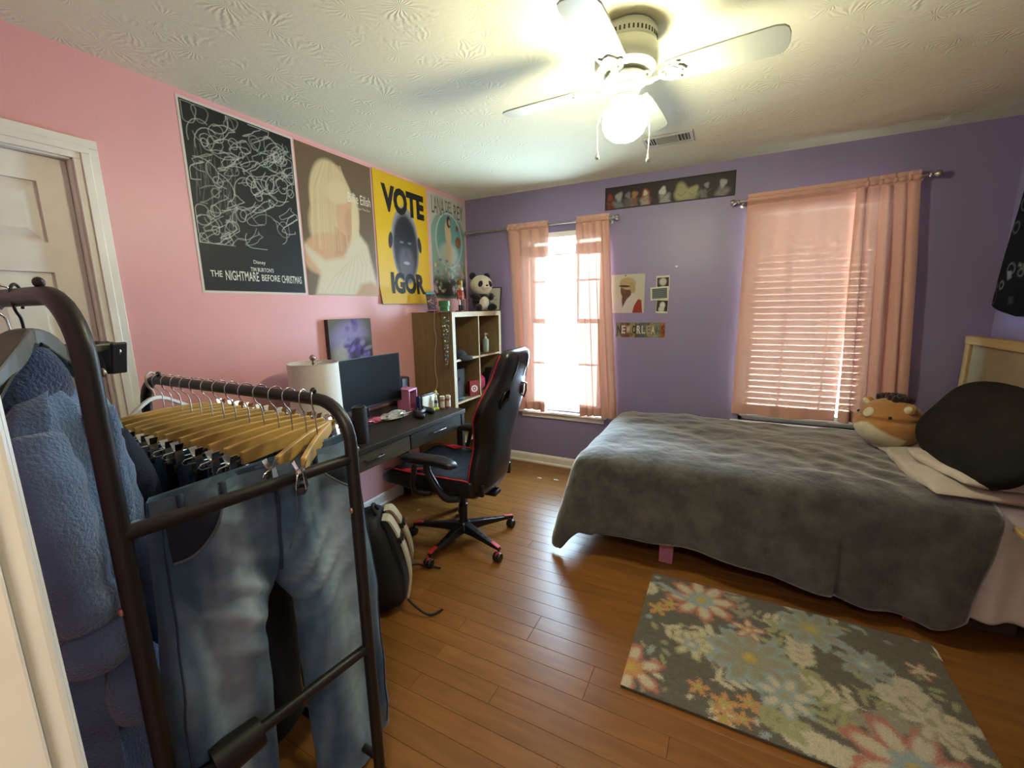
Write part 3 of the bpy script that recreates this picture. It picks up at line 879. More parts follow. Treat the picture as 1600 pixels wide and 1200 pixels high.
# canvas on the pink wall behind the monitor
w, h = .355, .36
p = Paint(w, h, 110, 110, '#6f6c66')
rnd = random.Random(2)
p.ell(.16, .24, .15, .10, '#8f86a8', .3, .6); p.ell(.26, .12, .12, .1, '#4b4550', 0, .7)
for k in range(40):
    p.ell(rnd.gauss(.18, .06), rnd.gauss(.18, .08), rnd.uniform(.01,.04), rnd.uniform(.008,.03), rnd.choice(['#6d5a96', '#8673b4', '#403a55', '#9a98a0', '#5a4a80', '#2d2a38']), rnd.uniform(0,3), .7, .6)
p.ell(.08, .10, .06, .08, '#a9a492', .4, .7, .8)
cv = thing('canvas_painting', (.0, -1.49, 1.05), 'small grey and purple abstract canvas on pink wall above the monitor', 'painting')
Mx = on_left(-1.668, 1.04, w, .035)
MB().box((0, -1.668, 1.04), (.0348, -1.668+w, 1.04+h)).build('canvas_edge', mat('canvas_side', '#4a433f', .85, .1, 40), cv, bevel=.003)
p.mesh(Mx, None, .0004).build('painted_face', M_fabric_print, cv)

# long dark picture strip high on the purple wall
w, h = .90, .15
p = Paint(w, h, 240, 40, '#2c2524')
rnd = random.Random(12)
for k, (cx, c, r) in enumerate([(.03,'#8b2f22',.02),(.10,'#9aa0a0',.026),(.17,'#77787a',.02),(.22,'#a3764f',.022),(.30,'#a34a2d',.026),(.30,'#c3c3b2',.016),(.425,'#c9c9c4',.024),(.56,'#a2a077',.05),(.64,'#a2a077',.03),(.725,'#8e8d8f',.016),(.83,'#a9a7a6',.022)]):
    p.ell(cx, .085 if r < .03 else .06, r, r*1.2, c, rnd.uniform(-.4,.4), .5, .9, (.15, 3, k)); p.ell(cx+rnd.uniform(-.02,.02), .025, r*rnd.uniform(1.1,2.2), .04, c, rnd.uniform(-.5,.5), .7, .45, (.2, 4, k)); p.line([(cx-.03, .05), (cx-.005, .03), (cx+.03, .06)], .005, '#5a5450', .7)
tp = poster('picture_strip', 'long narrow dark picture strip with pale figures high on the purple wall', on_back(1.326, 2.21, .0), p, w, h, group=None, cat='picture', sheet_c='#2a2120')
fr = MB(); e = .008
Mb = on_back(1.326, 2.21)
for a in (((0,-e,0),(w,0,.006)), ((0,h,0),(w,h+e,.006)), ((-e,-e,0),(0,h+e,.006)), ((w,-e,0),(w+e,h+e,.006))): fr.box(*a, M=Mb)
fr.build('edge_strip', mat('dark_picture_edge', '#221317', .6), tp)

# square portrait print
w, h = .262, .304
p = Paint(w, h, 110, 128, '#b9b5a2')
p.ell(.13, .02, .125, .14, '#bfb4b2', 0, .08); p.poly([(.17,0),(.185,.06),(.215,.108),(.24,.10),(.25,0)], '#8f2f1d', .004)
p.poly([(.09,.16),(.085,.10),(.092,.045),(.12,.10),(.15,.15),(.15,.18)], '#5a3a29', .008)
p.ell(.118, .178, .044, .062, '#5b3c2c', .08, .12); p.ell(.10, .185, .018, .03, '#6b4836', .1, .6)
p.ell(.13, .232, .064, .048, '#a9946a', -.12, .08); p.ell(.168, .20, .022, .045, '#a08b62', .25, .2)
p.ell(.105, .212, .045, .008, '#2d1f19', -.06, .4)
pp = poster('portrait_print', 'square portrait print of a person with pale cap and white vest', on_back(1.385, 1.398), p, w, h, group=None, cat='print', sheet_c='#cfcabb')
MB().ell((1.497, -.006, 1.692), (.005,.005,.005), nu=10, nv=8).build('push_pin', mat('pin_brown', '#4a3030', .4), pp, smooth=True)

# three overlapping snapshots
def snapshot(label, x, z, w, h, rot, d, border, dark, kind):
    p = Paint(w, h, 40, 40, dark)
    if kind == 0:
        p.ell(w*.5, h*.6, w*.26, h*.24, '#b9b6a8', 0, .5); p.ell(w*.5, h*.1, w*.34, h*.2, '#c2bfae', 0, .4)
    elif kind == 1:
        for k in range(5): p.line([(w*.12, h*(.2+.14*k)), (w*.88, h*(.22+.14*k))], h*.06, '#8b938c', .5)
    else:
        p.ell(w*.52, h*.58, w*.22, h*.25, '#c9c7bb', 0, .4); p.ell(w*.45, h*.3, w*.25, h*.2, '#bdbbb0', 0, .4)
    b = border
    p.blend(((p.X < b[0]) | (p.X > w-b[0]) | (p.Y < b[1]) | (p.Y > h-b[2])).astype(float), '#cfcdb6')
    M = frame_mat((x, -d, z), (math.cos(rot), 0, math.sin(rot)), (-math.sin(rot), 0, math.cos(rot)))
    return poster('snapshot', label, M, p, w, h, group='snapshots on the purple wall', cat='photo', sheet_c='#cfcdb6', bend=lambda a, b_: .004*(a/w-.5)**2*4)
snapshot('small dark snapshot, topmost of the three overlapping on the purple wall', 1.735, 1.565, .098, .112, .02, .0005, (.006,.012,.012), '#252320', 0)
snapshot('small cream-bordered snapshot, middle of the three overlapping on the purple wall', 1.697, 1.492, .135, .10, .05, .005, (.012,.012,.012), '#3d4a48', 1)
snapshot('small dark snapshot, lowest of the three overlapping on the purple wall', 1.738, 1.395, .088, .105, -.04, .0005, (.004,.014,.006), '#1f1d1c', 2)
# licence plate style place-name sign
w, h = .385, .118
p = Paint(w, h, 150, 46, '#6f6550')
cols = ['#7d7a68', '#6e4a5a', '#70402f', '#90855c', '#5b4a34', '#4d5a64', '#6b6050', '#8a8060', '#70806c', '#9a5c2a']
for k, c in enumerate(cols): p.poly([(k*w/10, 0), (k*w/10, h), ((k+1)*w/10, h), ((k+1)*w/10, 0)], c, .004)
rnd = random.Random(5)
for k in range(60): p.ell(rnd.uniform(0,w), rnd.uniform(0,h), rnd.uniform(.004,.016), rnd.uniform(.004,.012), rnd.choice(['#8a7b5c','#5b3a2a','#42413a','#a39a7c']), rnd.uniform(0,3), .7, .5)
sg = poster('metal_sign', 'small patchwork metal sign lettered with a city name under the portrait print', on_back(1.428, 1.203, .0), p, w, h,
    [(ch, .012 + i*.037 + (.01 if i > 2 else 0), .03, .012 + i*.037 + .030 + (.01 if i > 2 else 0), .095, c, .03) for i, (ch, c) in enumerate(zip('NEWORLEANS', ['#33382f','#c9c3ae','#d0cbb6','#2c2a22','#c9c9bd','#b7b4a6','#9a9484','#c4bfa6','#5a625a','#7a2f14']))], group=None, cat='sign', sheet_c='#5c5342')
# small wall bits
hb_ = MB(); hp = [(0,-.008),(.009,.002),(.007,.008),(.002,.007),(0,.004),(-.002,.007),(-.007,.008),(-.009,.002)]
hb_.prism(hp, 0, .004, on_back(1.875, 1.741))
tag(hb_.build('heart_sticker', mat('heart_white', '#d8d0d0', .5), loc=(1.875, 0, 1.741)), 'tiny white heart shaped sticker on the purple wall', 'sticker')
# tapestry on the right hand wall
w, h = 1.05, .95
p = Paint(w, h, 150, 140, '#131214')
rnd = random.Random(31)
for k in range(120):
    cx, cy = rnd.uniform(0, w), rnd.uniform(0, h); r = rnd.uniform(.012, .035)
    if k % 2: p.ring(cx, cy, r, .006, rnd.choice(['#6d6a66', '#8d8a84', '#55525a']))
    else: p.ell(cx, cy, r, r*.8, rnd.choice(['#5d5a55', '#74716c', '#3a383c', '#8a877f']), rnd.uniform(0,3), .5, .8, (.2, 4, k))
M = frame_mat((XR-.006, -.02, 1.425), (0, -1, 0), (0, 0, 1))
tp = thing('wall_tapestry', (XR-.006, -.55, 1.40), 'black tapestry with pale printed doodles on the right wall above the headboard', 'tapestry')
def tb_(x, y): return .012 + .02*max(0, 1-y/.5)*(.5+.5*math.sin(x*17)) + .01*math.sin(x*9+y*4)*(1-y/.95)
def tapM(x, y): pass
tm = p.mesh(M, tb_, 0.0)
tm.v = [(vx, vy - .16*max(0, (vz-1.42))*max(0, 1-(-.02-vy)/1.0) , vz - .06*min(1, max(0, (-.02-vy))/.25) - 0*vx) for vx, vy, vz in tm.v]
tm.build('cloth', M_fabric_print, tp, smooth=True)
# ------------------------------------------------------------------ bed
M_bedpink = mat('pink_painted_wood', '#b5748a', .5, .06, 14, bump=.05)
M_headwood = wood_mat('pale_oak_headboard', '#a88a5c', '#b99a6a', .5, (8, 1.0, 8), .05, 5)
M_headpanel = mat('worn_headboard_panel', '#8b7a5c', .6, .12, 9, bump=.05)
BX0, BX1, BY0, BY1, BZ = 1.585, 3.50, -1.115, -.085, .60
bed = thing('bed', ((BX0+BX1)/2, (BY0+BY1)/2, 0), 'single bed with pale wooden headboard and pink painted legs', 'bed')
fr = MB()
fr.box((BX0+.02, BY0+.01, .16), (BX1, BY0+.035, .27)); fr.box((BX0+.02, BY1-.035, .16), (BX1, BY1-.01, .27))
fr.box((BX0+.02, BY0+.01, .16), (BX0+.045, BY1-.01, .27))
fr.build('side_rails', M_bedpink, bed, bevel=.004)
for k in range(9):
    x = BX0 + .12 + k*.21
    MB().box((x, BY0+.035, .235), (x+.07, BY1-.035, .25)).build('slat', M_headwood, bed)
for (x, y) in ((1.985, BY0-.045), (3.065, BY0-.035), (1.985, BY1-.06), (3.065, BY1-.06)):
    MB().box((x, y, 0), (x+.075, y+.055, .235)).build('leg', M_bedpink, bed, bevel=.003)
mt = MB(); mt.box((BX0+.01, BY0+.005, .27), (BX1-.01, BY1, .585))
mt.build('mattress', mat('mattress_ticking', '#c9c4bb', .9, .05, 60, bump=.1), bed, bevel=.045, segs=4)
hb_ = MB(); hx0, hx1 = 3.515, 3.565; hy0, hy1 = -1.14, -.045
hb_.box((hx0, hy1-.05, .0), (hx1, hy1, 1.245)); hb_.box((hx0, hy0, .0), (hx1, hy0+.05, 1.245))
hb_.box((hx0-.004, hy0, 1.20), (hx1, hy1, 1.25)); hb_.box((hx0, hy0+.05, .5), (hx1, hy1-.05, .55))
hf = hb_.build('headboard_frame', M_headwood, bed, bevel=.008, segs=3)
MB().box((hx0+.018, hy0+.05, .55), (hx1-.012, hy1-.05, 1.20)).build('headboard_panel', M_headpanel, hf)

# fitted sheet draping down the near side at the head end
M_sheet = mat('white_cotton_sheet', '#f0eee8', .85, .05, 18, sheen=.2, bump=.15, bscale=14)
def sheet_pt(u, t):
    x = 3.02 + .48*u
    s = t*.98
    y_in = BY0+.30
    if s < .3: y, z = BY0 + .30 - s*1.0, BZ-.004
    else:
        d = s - .3
        y = BY0 - .012 - .02*math.sin(x*38+1)*min(1, d*3) - .02*d - .03*min(1, d*4)
        z = BZ-.004 - d*.72 - .012*math.sin(x*12)*d
        if d < .05: z = BZ-.004-.02*(d/.05)**2
    z += .006*nz(x*9, y*9, z*6)
    return x, y, z
MBs = MB().grid(sheet_pt, 40, 50)
tag(MBs.build('bed_sheet', M_sheet, smooth=True, solid=.004, loc=(3.3, BY0, .1)), 'white sheet hanging over the bed side at the headboard end', 'sheet')

# grey plush blanket
def blanket_material():
    m = bpy.data.materials.new('grey_plush_blanket'); m.use_nodes = True
    nt = m.node_tree; N = nt.nodes; L = nt.links; b = N['Principled BSDF']
    tc = N.new('ShaderNodeTexCoord')
    n1 = N.new('ShaderNodeTexNoise'); n1.inputs['Scale'].default_value = 5; n1.inputs['Detail'].default_value = 7; n1.inputs['Roughness'].default_value = .65
    mp = N.new('ShaderNodeMapping'); mp.inputs['Scale'].default_value = (1.5, 1.5, 1.5); L.new(tc.outputs['Object'], mp.inputs['Vector']); L.new(mp.outputs[0], n1.inputs['Vector'])
    mr = N.new('ShaderNodeMapRange'); mr.inputs[1].default_value = .42; mr.inputs[2].default_value = .66
    L.new(n1.outputs['Fac'], mr.inputs[0])
    mx = N.new('ShaderNodeMix'); mx.data_type = 'RGBA'; mx.inputs['A'].default_value = (*rgb('#262420'), 1); mx.inputs['B'].default_value = (*rgb('#4c4942'), 1)
    L.new(mr.outputs[0], mx.inputs['Factor']); L.new(mx.outputs['Result'], b.inputs['Base Color'])
    b.inputs['Roughness'].default_value = .8; b.inputs['Sheen Weight'].default_value = .85; b.inputs['Sheen Roughness'].default_value = .5
    b.inputs['Sheen Tint'].default_value = (1, 1, .95, 1)
    n2 = N.new('ShaderNodeTexNoise'); n2.inputs['Scale'].default_value = 11; n2.inputs['Detail'].default_value = 6
    L.new(mp.outputs[0], n2.inputs['Vector'])
    bp = N.new('ShaderNodeBump'); bp.inputs['Strength'].default_value = .5; bp.inputs['Distance'].default_value = .018
    L.new(n2.outputs['Fac'], bp.inputs['Height']); L.new(bp.outputs['Normal'], b.inputs['Normal'])
    return m
XE, YE = BX0 + .03, BY0 - .005       # edges the blanket turns down over
ZT = BZ + .012
RND = .085
def blanket_pt(u, t):
    # flat cloth coordinates: a along the bed (negative = beyond the foot), b across (negative = beyond the near side)
    A0, A1 = -.48, 1.66
    a = A0 + (A1 - A0)*u
    bw = 1.02
    B0 = -interp(a, [-.5, 0, .4, .9, 1.3, 1.55, 1.66], [.44, .475, .455, .49, .545, .56, .50])
    b = B0 + (bw - B0)*t
    # right hand boundary bows
    a2 = a + (.06*math.sin(PI*min(1, max(0, t*1.15))) - .05*(1-t))*max(0, (u-.8)/.2)
    da, db = max(0, -a2 + RND*.4), max(0, -b + RND*.4)
    x = XE + max(a2, -RND*.4); y = YE + max(b, -RND*.4); z = ZT
    r = math.hypot(da, db)
    if r > 0:
        ux, uy = -da/r, -db/r
        q = RND*PI/2
        if r < q:
            th = r/RND; hd = RND*math.sin(th); vd = RND*(1-math.cos(th))
        else:
            hd = RND; vd = RND + (r-q)
        drop = min(vd, ZT - .028)
        flare = .05 + (.10 if da > 0 and db > 0 else 0)
        wob = 0
        if da == 0:
            wob = (.018*math.sin(a2*7.5+.6) + .012*math.sin(a2*17+2)+ (.03*math.sin((a2-1.2)*22) if a2 > 1.15 else 0))*min(1, drop*2.2)
        elif db == 0:
            wob = .02*math.sin(b*9+1)*min(1, drop*2.2)
        else:
            th2 = math.atan2(da, db); wob = .055*math.sin(th2*2)*min(1, drop*1.6) - .035*math.sin(th2*4)*min(1, drop*1.6)
        hd += drop*flare + wob
        x += ux*hd; y += uy*hd; z -= drop
    else:
        pass
    k = 1.0
    z += (.014*nz(a*3.2, b*5, 1.7) + .009*nz(a*9, b*11, 4.0))*(1 if r == 0 else .4)
    # soft diagonal wrinkles near the head end
    if a > .9: z += .012*math.sin((a*1.0 + b*.8)*34)*max(0, min(1, (a-.9)*2.5))*max(0, min(1, (b+.05)*5))*max(0, 1-b*1.3)
    y += .006*nz(a*6, b*7, 9.0); x += .006*nz(a*7, b*5, 12.0)
    y = min(y, -.03)
    return x, y, max(z, .012)
bk = MB().grid(blanket_pt, 130, 95)
tag(bk.build('plush_blanket', blanket_material(), smooth=True, solid=.012, loc=(2.4, -.6, .02)), 'grey plush blanket spread over the bed and hanging to the floor', 'blanket')

# dark pillow against the headboard
M_pil = mat('charcoal_pillowcase', '#25231f', .95, .15, 12, spec=.1, bump=.5, bscale=9)
def pillow(name, label, c, size, rot, m, seed):
    def fn(p):
        x, y, z = p
        f = (1 - .4*abs(x/size[0])**4)*(1 - .4*abs(y/size[1])**4)
        return Vector((x*(1-.1*(y/size[1])**2), y*(1-.1*(x/size[0])**2), z*max(.15, f) + .02*nz(x*5+seed, y*5, z*4)))
    mb = MB().ell((0,0,0), size, nu=44, nv=26, e=.72, fn=fn)
    R_ = rot.to_4x4(); R_.translation = Vector(c)
    mb.v = [tuple(R_ @ Vector(v)) for v in mb.v]
    return tag(mb.build(name, m, smooth=True, loc=(c[0], c[1], BZ+.02)), label, 'pillow')
pillow('pillow', 'large charcoal pillow leaning against the wooden headboard', (3.335, -.85, .86), (.235, .44, .115),
       Matrix.Rotation(.06, 3, 'X') @ Matrix.Rotation(-.98, 3, 'Y'), M_pil, 3)

# folded white duvet bunched beside the pillow
M_duvet = mat('white_duvet', '#c4b9a8', .85, .08, 10, sheen=.2, bump=.3, bscale=12)
def duvet_layer(z0, x0, y0, y1, th, seed):
    mb = MB()
    def pt(u, v):
        ang = 2*PI*u
        cx = x0 + (3.50-x0)/2; hx = (3.50-x0)/2
        e = .45
        sg = lambda t: (1 if t >= 0 else -1)*abs(t)**e
        x = cx + hx*sg(math.cos(ang)); z = z0 + th/2 + th/2*sg(math.sin(ang))
        y = y0 + (y1-y0)*v
        k = (math.sin(PI*v))**.22 if 0 < v < 1 else 0
        z = z0 + th/2 + (z-z0-th/2)*max(.12, k) + .014*nz(x*8+seed, y*8, z*6) 
        x += .02*nz(y*7+seed, z*9, 3.0) - .035*math.sin(v*3.0+seed)*(1 if math.cos(ang) < 0 else 0)
        y += .014*nz(x*9, z*14+seed, 1.0)
        return x, y, max(z, BZ+.012)
    mb.grid(pt, 34, 30, closed_u=True)
    n = 34
    mb.f.append(tuple(range(n-1, -1, -1))); mb.mi.append(0); mb.f.append(tuple(range(29*n, 30*n))); mb.mi.append(0)
    return mb
dv = thing('folded_duvet', (3.3, -.85, BZ+.01), 'white folded duvet bunched at the head of the bed under the charcoal pillow', 'duvet')
for k, (z0, x0, y0, y1, th) in enumerate(((BZ+.012, 3.10, -1.16, -.50, .06), (BZ+.07, 3.16, -1.16, -.68, .055))):
    duvet_layer(z0, x0, y0, y1, th, k*5.3).build('fold', M_duvet, dv, smooth=True)
tp_ = MB()
def flap(u, v):
    x = 3.05 + .10*u + .04*v; y = -.44 - .16*v - .03*u
    return x, y, BZ + .028 + .03*math.sin(PI*u)*(1-.3*v) + .01*nz(u*5, v*5)
tp_.grid(flap, 14, 14); tp_.build('loose_corner', M_duvet, dv, smooth=True, solid=.01)

# round horse plush
def horse_plush():
    c = Vector((3.115, -.445, .765)); rx, ry, rz = .155, .15, .152
    root = thing('horse_plush', (c.x, c.y, c.z-rz), 'round tan horse plush toy with white muzzle and dark mane on the bed', 'plush toy')
    M_tan = mat('tan_plush', '#a9763c', .95, .1, 25, sheen=.4, bump=.2, bscale=60)
    M_wh = mat('cream_plush', '#d2c7a6', .95, .06, 25, sheen=.4, bump=.2, bscale=60)
    M_mane = mat('dark_mane_plush', '#2b1512', .98, .25, 60, sheen=.3, bump=.6, bscale=90)
    def fn(p):
        t = p.z/rz
        k = 1.06 - .12*max(0, t)
        g = .018*math.exp(-((t-.25)/.08)**2)
        s = k - g/.15
        return Vector((p.x*s, p.y*s, p.z*(1 if p.z > 0 else .9)))
    b = MB().ell(c, (rx, ry, rz), nu=90, nv=60, fn=fn)
    # facing left and towards the viewer
    F = Vector((-.82, -.57, 0)).normalized()
    cols = []; ct, cw = np.array(rgb('#a9763c')), np.array(rgb('#d6cbaa'))
    for v_ in b.v:
        q = Vector(v_) - c
        side = q.dot(F)/.155; lat = q.dot(Vector((-F.y, F.x, 0)))/.155
        k = min((side - .38 + .22*(-q.z/.15))*14, (.02 - .09*abs(lat)**1.5 - q.z)*90)
        k = min(1, max(0, k + .5)); cols.append(tuple(ct*(1-k) + cw*k) + (1,))
    b.col = np.array(cols)
    b.build('body', mat('tan_and_cream_plush', '#ffffff', .95, .1, 25, sheen=.4, bump=.2, bscale=60, attr=True), root, smooth=True)
    L_ = Vector((-F.y, F.x, 0))
    def surf(fwd, lat, up, s=1.0):
        d = (F*fwd + L_*lat + Vector((0,0,up))).normalized()
        return c + Vector((d.x*rx, d.y*ry, d.z*rz))*1.02*s, d
    for lat in (-1, 1):
        p, d = surf(.75, lat*.62, .42); MB().ell(p, (.0085,.0085,.0085), nu=12, nv=8).build('eye', M_black, root, smooth=True)
        p, d = surf(.62, lat*.42, .40)
        R_ = d.to_track_quat('Z', 'Y').to_matrix()
        p, d = surf(.15, lat*.78, .72)
        R_ = d.to_track_quat('Z', 'Y').to_matrix()
        e = MB().ell(p, (.022, .03, .04), R_, 14, 10); eo = e.build('ear', M_tan, root, smooth=True)
        MB().ell(p + F*.012, (.014, .02, .032), R_, 12, 8).build('inner_ear', M_wh, eo, smooth=True)
    p, d = surf(.80, -.08, .45)
    MB().ell(p - d*.006, (.03, .03, .012), d.to_track_quat('Z', 'Y').to_matrix(), 18, 10).build('eye_patch', M_wh, root, smooth=True)
    mn = MB(); rnd = random.Random(3)
    for k in range(70):
        t = rnd.uniform(-.35, .9)
        q, d = surf(-.4*t+.05, rnd.uniform(-.32, .32), .85-abs(t)*.15)
        mn.ell(q, (.016, .016, .026), d.to_track_quat('Z', 'Y').to_matrix(), 7, 5)
    mn.build('mane', M_mane, root, smooth=True)
horse_plush()

# ------------------------------------------------------------------ rug
def rug():
    x0, x1, y0, y1 = 1.975, 3.115, -2.08, -1.30
    w, h = x1-x0, y1-y0
    p = Paint(w, h, 430, 300, '#5e584c')
    rnd = random.Random(77); npr = np.random.RandomState(5)
    # jittered coordinates give the tufted edges
    J = npr.normal(0, .004, p.X.shape); K = npr.normal(0, .004, p.Y.shape)
    X0, Y0 = p.X.copy(), p.Y.copy(); p.X = X0 + J; p.Y = Y0 + K
    def flower(cx, cy, r, petals, cpet, cedge, ccen, cdot, ph=0, squash=1.0):
        for k in range(petals):
            a = ph + 2*PI*k/petals
            p.ell(cx + .62*r*math.cos(a), cy + squash*.62*r*math.sin(a), r*.42, r*.24, cedge, math.atan2(squash*math.sin(a), math.cos(a)), .2, 1, (.12, 5, k))
        for k in range(petals):
            a = ph + 2*PI*k/petals
            p.ell(cx + .58*r*math.cos(a), cy + squash*.58*r*math.sin(a), r*.3, r*.15, cpet, math.atan2(squash*math.sin(a), math.cos(a)), .5)
        p.ell(cx, cy, r*.36, r*.36*squash, ccen, 0, .2, 1, (.15, 7)); p.ell(cx, cy, r*.16, r*.16*squash, cdot, 0, .4)
    def leafy(cx, cy, ln, ang, c, n=6, wdt=.04):
        ex, ey = cx + ln*math.cos(ang), cy + ln*math.sin(ang)
        p.line([(cx, cy), (ex, ey)], .008, c, .9)
        for k in range(n):
            t = (k+.5)/n; bx, by = cx + t*ln*math.cos(ang), cy + t*ln*math.sin(ang)
            for s in (-1, 1):
                a = ang + s*.8
                p.ell(bx + .035*math.cos(a), by + .035*math.sin(a), .034, wdt*.33, c, a, .4)
    cream, blue, pink, yel, sage, orange, grey = '#b9b195', '#8b9a98', '#a96a58', '#b09a4c', '#96956c', '#b88550', '#8d8975'
    for k in range(120):   # filler sprigs
        cx, cy = rnd.uniform(0, w), rnd.uniform(0, h)
        p.ell(cx, cy, rnd.uniform(.012, .03), rnd.uniform(.006, .014), rnd.choice([sage, cream, grey, blue]), rnd.uniform(0, 3), .5)
    leafy(.10, .40, .30, -.35, cream, 7); leafy(.50, .62, .2, .4, cream, 5); leafy(.72, .12, .42, 2.0, sage, 9); leafy(.62, .40, .25, -.9, sage, 7)
    leafy(.95, .52, .3, -1.2, cream, 7, .06); leafy(.52, .08, .22, -.2, cream, 6, .06); leafy(.85, .42, .25, -.4, cream, 6, .06)
    for k in range(14): leafy(rnd.uniform(.05, w-.15), rnd.uniform(.08, h-.1), rnd.uniform(.12, .22), rnd.uniform(0, 6.28), rnd.choice([cream, sage, grey, cream]), 4, rnd.uniform(.03, .055))
    flower(.25, .655, .155, 8, cream, pink, blue, yel, .2); flower(.02, .10, .13, 6, cream, pink, orange, yel, .5)
    flower(.45, .36, .165, 9, grey, blue, grey, yel, .1); flower(.56, .22, .10, 7, cream, blue, blue, sage, .3)
    flower(.90, .09, .19, 8, cream, pink, blue, yel, .4); flower(.70, .66, .13, 8, grey, blue, sage, yel, .3)
    flower(.23, .33, .085, 6, cream, sage, blue, cream, .9); flower(.45, .53, .07, 5, cream, pink, orange, cream, .3)
    flower(.86, .52, .095, 7, grey, blue, blue, cream, .2); flower(1.05, .58, .05, 5, cream, pink, cream, cream)
    flower(1.0, .32, .10, 6, cream, grey, cream, sage, .1)
    for (cx, cy, r) in ((.07,.50,.05),(.115,.56,.045),(.36,.09,.05),(.27,.12,.042),(.44,.13,.042),(.36,.02,.04),(.42,.05,.035)): flower(cx, cy, r, 5, orange, orange, yel, sage, .3)
    for k in range(9): p.ell(.05+.02*k, .70-.01*k, .02, .01, blue, .3, .5)
    p.X, p.Y = X0, Y0
    sp = npr.normal(1, .10, p.C.shape[:2])[..., None]; p.C = np.clip(p.C*sp, 0, 1)
    root = thing('floral_rug', ((x0+x1)/2, (y0+y1)/2, 0), 'dark taupe rug with cream, coral and blue flowers beside the bed', 'rug')
    MB().box((x0, y0, .0005), (x1, y1, .009)).build('backing', mat('rug_backing', '#4a4438', .95, .1, 80), root, bevel=.003)
    M_rug = mat('rug_pile', '#ffffff', .95, attr=True, spec=.05, bump=.6, bscale=260, sheen=.2)
    p.mesh(frame_mat((x0, y0, .0125), (1,0,0), (0,1,0)), lambda a, b: .002*nz(a*40, b*40)).build('pile', M_rug, root, smooth=True)
    MB().add([(x1-.002, y1-.07, .0105), (x1+.012, y1-.09, .004), (x1+.014, y1-.03, .004), (x1-.001, y1-.0, .0105)], [(0,1,2,3)]).build('care_label', mat('white_label', '#d0ccc4', .6), root, solid=.001)
rug()

# flat storage bag under the head end of the bed
ub = MB(); ub.box((2.93, -1.10, .001), (3.46, -.55, .10))
tag(ub.build('storage_bag', mat('dusty_grey_canvas', '#4a423d', .9, .15, 30, bump=.2), bevel=.02, segs=3, loc=(3.2, -.83, 0)), 'low dusty grey storage bag pushed under the headboard end of the bed', 'bag')

# side table corner at the right edge
tb = thing('side_table', (3.47, -1.36, 0), 'pale wooden side table beside the head of the bed', 'table')
M_birch = wood_mat('pale_birch', '#c9a66a', '#d6b67c', .45, (1, 10, 10), .03)
MB().box((3.335, -1.56, .53), (3.62, -1.19, .55)).build('table_top', M_birch, tb, bevel=.003)
for (x, y) in ((3.57, -1.25), (3.57, -1.53), (3.50, -1.25), (3.50, -1.53)):
    MB().box((x, y, 0), (x+.035, y+.035, .53)).build('leg', M_birch, tb, bevel=.003)
al = thing('alarm_clock', (3.46, -1.26, .55), 'small black clock on the side table beside the bed', 'clock')
MB().box((3.40, -1.29, .5505), (3.54, -1.22, .60)).build('body', M_black, al, bevel=.01, segs=3)
MB().box((3.398, -1.28, .562), (3.3995, -1.23, .592)).build('face', mat('clock_face_dark', '#0c0c0e', .15), al)
# ------------------------------------------------------------------ desk
M_desk = wood_mat('dark_grey_oak', '#28231c', '#363027', .42, (9, 1.0, 9), .08, 5)
M_drawer = wood_mat('weathered_drawer_oak', '#40392a', '#4e4632', .5, (9, 1.0, 9), .08, 5)
DX0, DX1, DY0, DY1, DZ = .025, .62, -2.26, -1.05, .752
dk = thing('desk', ((DX0+DX1)/2, (DY0+DY1)/2, 0), 'dark grey wooden desk with two drawers against the pink wall', 'desk')
MB().box((DX0, DY0, DZ-.028), (DX1, DY1, DZ)).build('desk_top', M_desk, dk, bevel=.003)
bd = MB(); bd.box((DX0+.02, DY0+.03, DZ-.13), (DX1-.03, DY1-.03, DZ-.028)); bd.build('drawer_case', M_desk, dk)
for (a, b) in ((DY0+.035, -1.635), (-1.625, DY1-.045)):
    d = MB().box((DX1-.03, a, DZ-.128), (DX1-.012, b, DZ-.034)).build('drawer', M_drawer if a < -2 else M_desk, dk, bevel=.002)
    c = (a+b)/2
    hd = MB(); hd.tube([(DX1-.012, c-.062, DZ-.075), (DX1+.006, c-.062, DZ-.075), (DX1+.008, c, DZ-.075), (DX1+.006, c+.062, DZ-.075), (DX1-.012, c+.062, DZ-.075)], .0042, 8)
    hd.build('handle', mat('dark_bronze', '#5b5853' if a > -2 else '#1d1b19', .35, metal=.8 if a > -2 else .2) if a < -2 else mat('steel_handle', '#8d8d8a', .3, metal=.9), d, smooth=True)
for (y0, y1) in ((DY0, DY0+.035), (DY1-.035, DY1)):
    for (x0, x1) in ((DX0, DX0+.05), (DX1-.06, DX1-.01)):
        MB().box((x0, y0, 0), (x1, y1, DZ-.028)).build('leg', M_desk, dk, bevel=.003)
    MB().box((DX0+.05, y0+.008, DZ-.13), (DX1-.06, y1-.008, DZ-.028)).build('side_rail', M_desk, dk)
    MB().box((DX0+.05, y0+.008, .09), (DX1-.06, y1-.008, .13)).build('stretcher', M_desk, dk)

